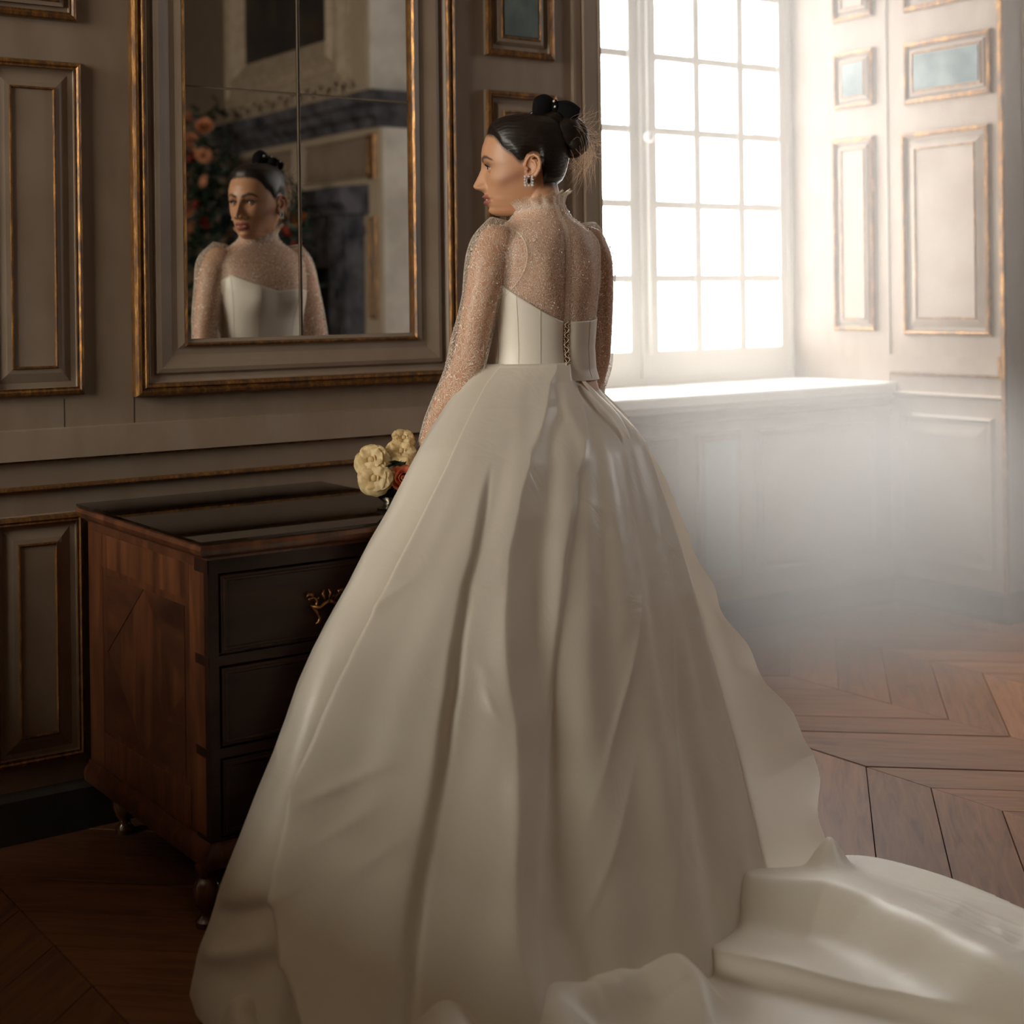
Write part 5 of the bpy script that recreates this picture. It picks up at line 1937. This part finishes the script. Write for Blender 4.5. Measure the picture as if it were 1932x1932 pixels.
def skirt_pt(phi_d, z, extra=0.0):
    phi = np.radians(phi_d)
    lx, ly, rx, ry = ip(LZ, z, 0), ip(LZ, z, 1), ip(RZ, z, 0), ip(RZ, z, 1)
    ox, oy = (lx + rx) / 2, (ly + ry) / 2
    s, c = np.sin(phi), np.cos(phi)
    q = np.where(c > 0, ip(QN, z, 1), ip(QF, z, 1))
    x = ox + (rx - lx) / 2 * s - .589 * q * c
    y = oy + (ry - ly) / 2 * s - .809 * q * c
    g = np.interp(-z, [-1.08, -1.0, -0.85, -0.6, -0.3, 0], [0.12, 0.28, 0.6, 1.0, 1.15, 1.2])
    D = 0
    d = phi_d - track('T1', z)
    D = D + 0.125 * g * sig(d / 0.55) * np.exp(-np.maximum(d, 0) / 22)
    D = D - 0.070 * g * np.exp(-((d + 3) / 9) ** 2) * sig(-(d - 1) / 0.5)
    d = phi_d - track('L0', z)
    D = D + np.interp(z, [0, 0.35, 0.7], [0.006, 0.020, 0.030]) * g * np.exp(-((d + 5) / 11) ** 2)
    d = phi_d - track('T2', z)
    deep = ss(0.91 - z, 0, 0.10)
    D = D + 0.020 * g * deep * sig(-d / 0.40) * np.exp(-np.maximum(-d, 0) / 15)
    D = D - 0.009 * g * deep * np.exp(-((d - 1.2) / 1.1) ** 2) * (0.6 + 0.4 * np.sin(z * 15))
    D = D + 0.0022 * g * np.sin(phi_d * 0.31 + 4 * z) + 0.0010 * g * np.sin(phi_d * 0.57 - 9 * z + 1.0)
    d = phi_d - track('T3', z)
    hi = np.interp(-z, [-1.05, -0.95, -0.75, -0.5, -0.3, 0], [0.036, 0.032, 0.026, 0.032, 0.044, 0.048])
    D = D + hi * g * np.exp(-np.sqrt(d * d + 0.5) / np.where(d < 0, 7.5, 5.0))
    D = D - 0.016 * g * np.exp(-((d - 9) / 6) ** 2)
    d = phi_d - track('S5', z)
    D = D + 0.011 * g * sig(-d / 0.4) * np.exp(-np.maximum(-d, 0) / 8)
    d = phi_d - track('U6', z)
    D = D + 0.012 * g * np.exp(-(d / 9) ** 2) - 0.010 * g * np.exp(-((d - 18) / 8) ** 2) + 0.008 * g * np.exp(-((d + 15) / 5) ** 2)
    D = D + 0.022 * g * np.exp(-((phi_d - 80) / 10) ** 2)
    far = ss(np.abs(((phi_d + 180) % 360) - 180), 92, 115)
    D = D * (1 - far) + far * 0.018 * g * np.sin(np.radians(phi_d) * 11)
    # gathered pleats at the waist
    wst = np.exp(-((1.060 - z) / 0.055) ** 2)
    d = phi_d - (40 + (1.06 - z) * 60)
    D = D + 0.016 * wst * sig(-d / 1.2) * np.exp(-np.maximum(-d, 0) / 26)
    D = D + 0.010 * wst * np.exp(-((phi_d + 58) / 9) ** 2) + 0.006 * wst * np.sin(np.radians(phi_d) * 10) * ss(np.abs(phi_d), 55, 75)
    # slack cloth rolling out at the hem
    D = D + 0.012 * np.exp(-((z - 0.025) / 0.035) ** 2) * (1 - far) * ss(phi_d + 85, 0, 30) * (0.6 + 0.4 * np.sin(np.radians(phi_d) * 5 + 1))
    lp = np.clip(1 - (phi_d + 48) / 12, 0, 1) * ss(phi_d + 80, 0, 18)
    zr = 0.085 + (phi_d + 90) * 0.0022
    D = D + lp * (0.014 * np.exp(-((z - zr - 0.05) / 0.035) ** 2) - 0.020 * np.exp(-((z - zr) / 0.016) ** 2) + 0.022 * np.exp(-((z - zr + 0.045) / 0.025) ** 2))
    # small slanting creases
    for (pc, zc, an, L_, A_c) in CREASE:
        du = (phi_d - pc) * 0.009 * math.cos(an) + (z - zc) * math.sin(an)
        dv = -(phi_d - pc) * 0.009 * math.sin(an) + (z - zc) * math.cos(an)
        D = D + A_c * np.exp(-np.abs(dv) / 0.010) * np.exp(-(du / L_) ** 2) * np.exp(-(dv / 0.05) ** 2)
    D = D + extra
    dx, dy = x - ox, y - oy
    L = np.sqrt(dx * dx + dy * dy) + 1e-6
    x, y = x + dx / L * D, y + dy / L * D
    # the chest of drawers holds the cloth back
    lim = np.where(x < 1.85, -0.775, -0.775 + (x - 1.85) * 1.3)
    y = np.where((z < 0.83) & (x < 2.3), np.minimum(y, np.maximum(lim, -0.775)), y)
    return x, y, z + 0 * x


phis = np.concatenate([np.linspace(-100, 100, 520, endpoint=False), np.linspace(100, 260, 90, endpoint=False)])
zs = np.concatenate([np.linspace(1.081, 0.95, 50, endpoint=False), np.linspace(0.95, 0.12, 120, endpoint=False), np.linspace(0.12, 0.003, 40)])
PHI, ZZ = np.meshgrid(phis, zs)
x, y, z = skirt_pt(PHI, ZZ)
ztop = 0.012 * np.sin(np.radians(PHI) * 2 + 2.6) * np.exp(-((1.081 - ZZ) / 0.03) ** 2)
G = np.stack([x - BX, y - BY, z + ztop * 0], -1)
ctr = G[:1].mean(axis=1, keepdims=True)
top1 = ctr + (G[:1] - ctr) * 0.96 + [0, 0, 0.006]
top0 = ctr + (G[:1] - ctr) * 0.86 + [0, 0, 0.002]
G = np.concatenate([top0, top1, G], 0)
sk = MB()
sk.grid(G, closed_v=True)
skirt = sk.build('skirt', M['satin'], bride, True)

# outer side panel of the skirt, a single layer with the window behind it
zz1 = np.concatenate([np.linspace(1.03, 0.2, 120, endpoint=False), np.linspace(0.2, 0.006, 40)])
tt1 = np.linspace(0, 1, 50)
T_, Z_ = np.meshgrid(tt1, zz1)
ix, iy = skirt_pt(np.full(Z_.shape, 78.0), Z_, -0.012)[:2]
oxp, oyp = ip(RO, Z_, 0), ip(RO, Z_, 1)
bulge = np.sin(np.pi * T_) * 0.35 * np.hypot(oxp - ix, oyp - iy)
gx_ = ix + (oxp - ix) * T_ - 0.50 * bulge
gy_ = iy + (oyp - iy) * T_ - 0.86 * bulge * 0.4
edge = ss(T_, 0.75, 1.0)
wav = 0.006 * np.sin(Z_ * 46) * edge * ss(0.75 - Z_, 0, 0.2)
pn = MB()
pn.grid(np.stack([gx_ + wav - BX, gy_ - wav * 0.6 - BY, Z_], -1))
pn.build('side_panel', M['satin_thin'], bride, True)

# ribbon end hanging from the waist
rows = []
for t in np.linspace(0, 1, 16):
    zc = 1.045 - 0.125 * t
    ph = 52 + 4 * t + 3 * math.sin(3 * t)
    hw = 6.0 * math.sin(math.pi * (0.12 + 0.86 * t)) ** 0.8 * (1 - 0.1 * t)
    row = []
    for u in np.linspace(-1, 1, 9):
        px_, py_, pz_ = skirt_pt(np.array([ph + hw * u]), np.array([zc]), 0.014 + 0.008 * math.sin(math.pi * t) + 0.005 * (1 - u * u))
        row.append((px_[0] - BX, py_[0] - BY, pz_[0]))
    rows.append(row)
rb = MB()
rb.grid(rows)
rb.build('ribbon', M['satin2'], bride, True)

# ---- the train lies in folds over the floor
NXT, NYT = 340, 330
gx, gy = np.meshgrid(np.linspace(0.98, 2.62, NXT), np.linspace(-2.35, -0.80, NYT), indexing='ij')


def seg_dist(pts):
    best = np.full(gx.shape, 9.0)
    side = np.zeros(gx.shape)
    tt = np.zeros(gx.shape)
    n_ = len(pts) - 1
    for k in range(n_):
        (ax, ay), (bx_, by_) = pts[k], pts[k + 1]
        ux, uy = bx_ - ax, by_ - ay
        L2 = ux * ux + uy * uy
        t = np.clip(((gx - ax) * ux + (gy - ay) * uy) / L2, 0, 1)
        ex, ey = gx - ax - t * ux, gy - ay - t * uy
        dd = np.sqrt(ex * ex + ey * ey)
        s_ = np.sign(ux * (gy - ay) - uy * (gx - ax))
        m_ = dd < best
        best = np.where(m_, dd, best)
        side = np.where(m_, s_, side)
        tt = np.where(m_, (k + t) / n_, tt)
    return best, side, tt


H = 0.010 + 0.003 * np.sin(gx * 21 + gy * 9) * np.sin(gy * 17 - gx * 5)
CRESTS = [  # points, height, width on the left of the line, width on the right, end taper
    ([(2.0, -1.30), (2.06, -1.347), (2.159, -1.449), (2.17, -1.558), (2.153, -1.66), (2.14, -1.753), (2.122, -1.845), (2.099, -1.937), (2.06, -2.2)], 0.085, 0.20, 0.075, 0.12),
    ([(1.80, -1.33), (1.826, -1.37), (1.877, -1.505), (1.94, -1.65), (1.993, -1.769), (2.03, -2.0)], 0.034, 0.16, 0.018, 0.12),
] + PUDDLE + [
    ([(2.270, -1.36), (2.345, -1.285), (2.405, -1.215)], 0.062, 0.036, 0.034, 0.5),
    ([(1.86, -1.42), (1.92, -1.385), (2.0, -1.36)], -0.014, 0.025, 0.025, 0.3)]
for pts, h, wl, wr, tp in CRESTS:
    dd, side, t = seg_dist(pts)
    w_ = np.where(side > 0, wl, wr)
    end = ss(t, -0.02, tp) * (1 - ss(t, 1 - tp, 1.02))
    H = H + h * end * np.exp(-(dd / w_) ** 2)
OUT = [(1.135, -0.86), (1.085, -0.95), (1.05, -1.05), (1.01, -1.19), (1.03, -1.45), (1.10, -1.8), (1.3, -2.3), (2.45, -2.32), (2.50, -1.85), (2.535, -1.62), (2.55, -1.48), (2.535, -1.33), (2.500, -1.235), (2.43, -1.195), (2.36, -1.215), (2.2, -1.05), (1.8, -0.95), (1.4, -0.86)]
ed0, _, _ = seg_dist(OUT + [OUT[0]])
# sharp creases in the lit outer sheet
crm = ss(gx, 2.10, 2.25) * ss(-gy, 1.30, 1.40)
for k in range(26):
    cx_, cy_ = RNG.uniform(2.15, 2.58), RNG.uniform(-2.1, -1.32)
    an = RNG.uniform(0.2, 1.9)
    du = (gx - cx_) * math.cos(an) + (gy - cy_) * math.sin(an)
    dv = -(gx - cx_) * math.sin(an) + (gy - cy_) * math.cos(an)
    Lk = RNG.uniform(0.08, 0.22)
    H = H + crm * ss(ed0, 0.02, 0.12) * 0.0045 * np.exp(-np.sqrt(dv * dv + 1e-5) / 0.012) * np.exp(-(du / Lk) ** 2) * RNG.choice([-0.6, 1.0])
OUT = [(1.135, -0.86), (1.085, -0.95), (1.05, -1.05), (1.01, -1.19), (1.03, -1.45), (1.10, -1.8), (1.3, -2.3), (2.45, -2.32), (2.50, -1.85), (2.535, -1.62), (2.55, -1.48), (2.535, -1.33), (2.500, -1.235), (2.43, -1.195), (2.36, -1.215), (2.2, -1.05), (1.8, -0.95), (1.4, -0.86)]
for _ in range(2):      # round the outline
    nw = []
    for i in range(len(OUT)):
        p, q = np.array(OUT[i]), np.array(OUT[(i + 1) % len(OUT)])
        nw += [tuple(0.75 * p + 0.25 * q), tuple(0.25 * p + 0.75 * q)]
    OUT = nw


def snap(px_, py_):
    best, bp_ = 9e9, None
    for i in range(len(OUT)):
        a_, b_ = np.array(OUT[i]), np.array(OUT[(i + 1) % len(OUT)])
        t = min(1, max(0, ((px_ - a_[0]) * (b_[0] - a_[0]) + (py_ - a_[1]) * (b_[1] - a_[1])) / ((b_ - a_) @ (b_ - a_) + 1e-12)))
        c_ = a_ + t * (b_ - a_)
        d_ = (c_[0] - px_) ** 2 + (c_[1] - py_) ** 2
        if d_ < best:
            best, bp_ = d_, c_
    return bp_


inside = np.zeros(gx.shape, bool)
j = len(OUT) - 1
for i in range(len(OUT)):
    xi, yi = OUT[i]
    xj, yj = OUT[j]
    c_ = ((yi > gy) != (yj > gy)) & (gx < (xj - xi) * (gy - yi) / (yj - yi + 1e-12) + xi)
    inside ^= c_
    j = i
ed, _, _ = seg_dist(OUT + [OUT[0]])
# outer ring of cells is pulled onto the outline so that the hem is a clean curve
H = np.maximum(H, 0.004)
H = 0.004 + (H - 0.004) * ss(ed, 0.0, 0.03) ** 0.6 + 0.003
tr_ = MB()
idx = -np.ones(gx.shape, int)
near_ = inside | (ed < 0.006)
vl = []
for i in range(NXT):
    for jn in range(NYT):
        if near_[i, jn]:
            idx[i, jn] = len(vl)
            if inside[i, jn]:
                vl.append((gx[i, jn] - BX, gy[i, jn] - BY, H[i, jn]))
            else:
                sp_ = snap(gx[i, jn], gy[i, jn])
                vl.append((sp_[0] - BX, sp_[1] - BY, 0.002))
fl = []
for i in range(NXT - 1):
    for jn in range(NYT - 1):
        q = (idx[i, jn], idx[i + 1, jn], idx[i + 1, jn + 1], idx[i, jn + 1])
        if min(q) >= 0:
            fl.append(tuple(int(a) for a in q))
tr_.add(vl, fl)
tr_.build('train', M['satin_train'], bride, True)
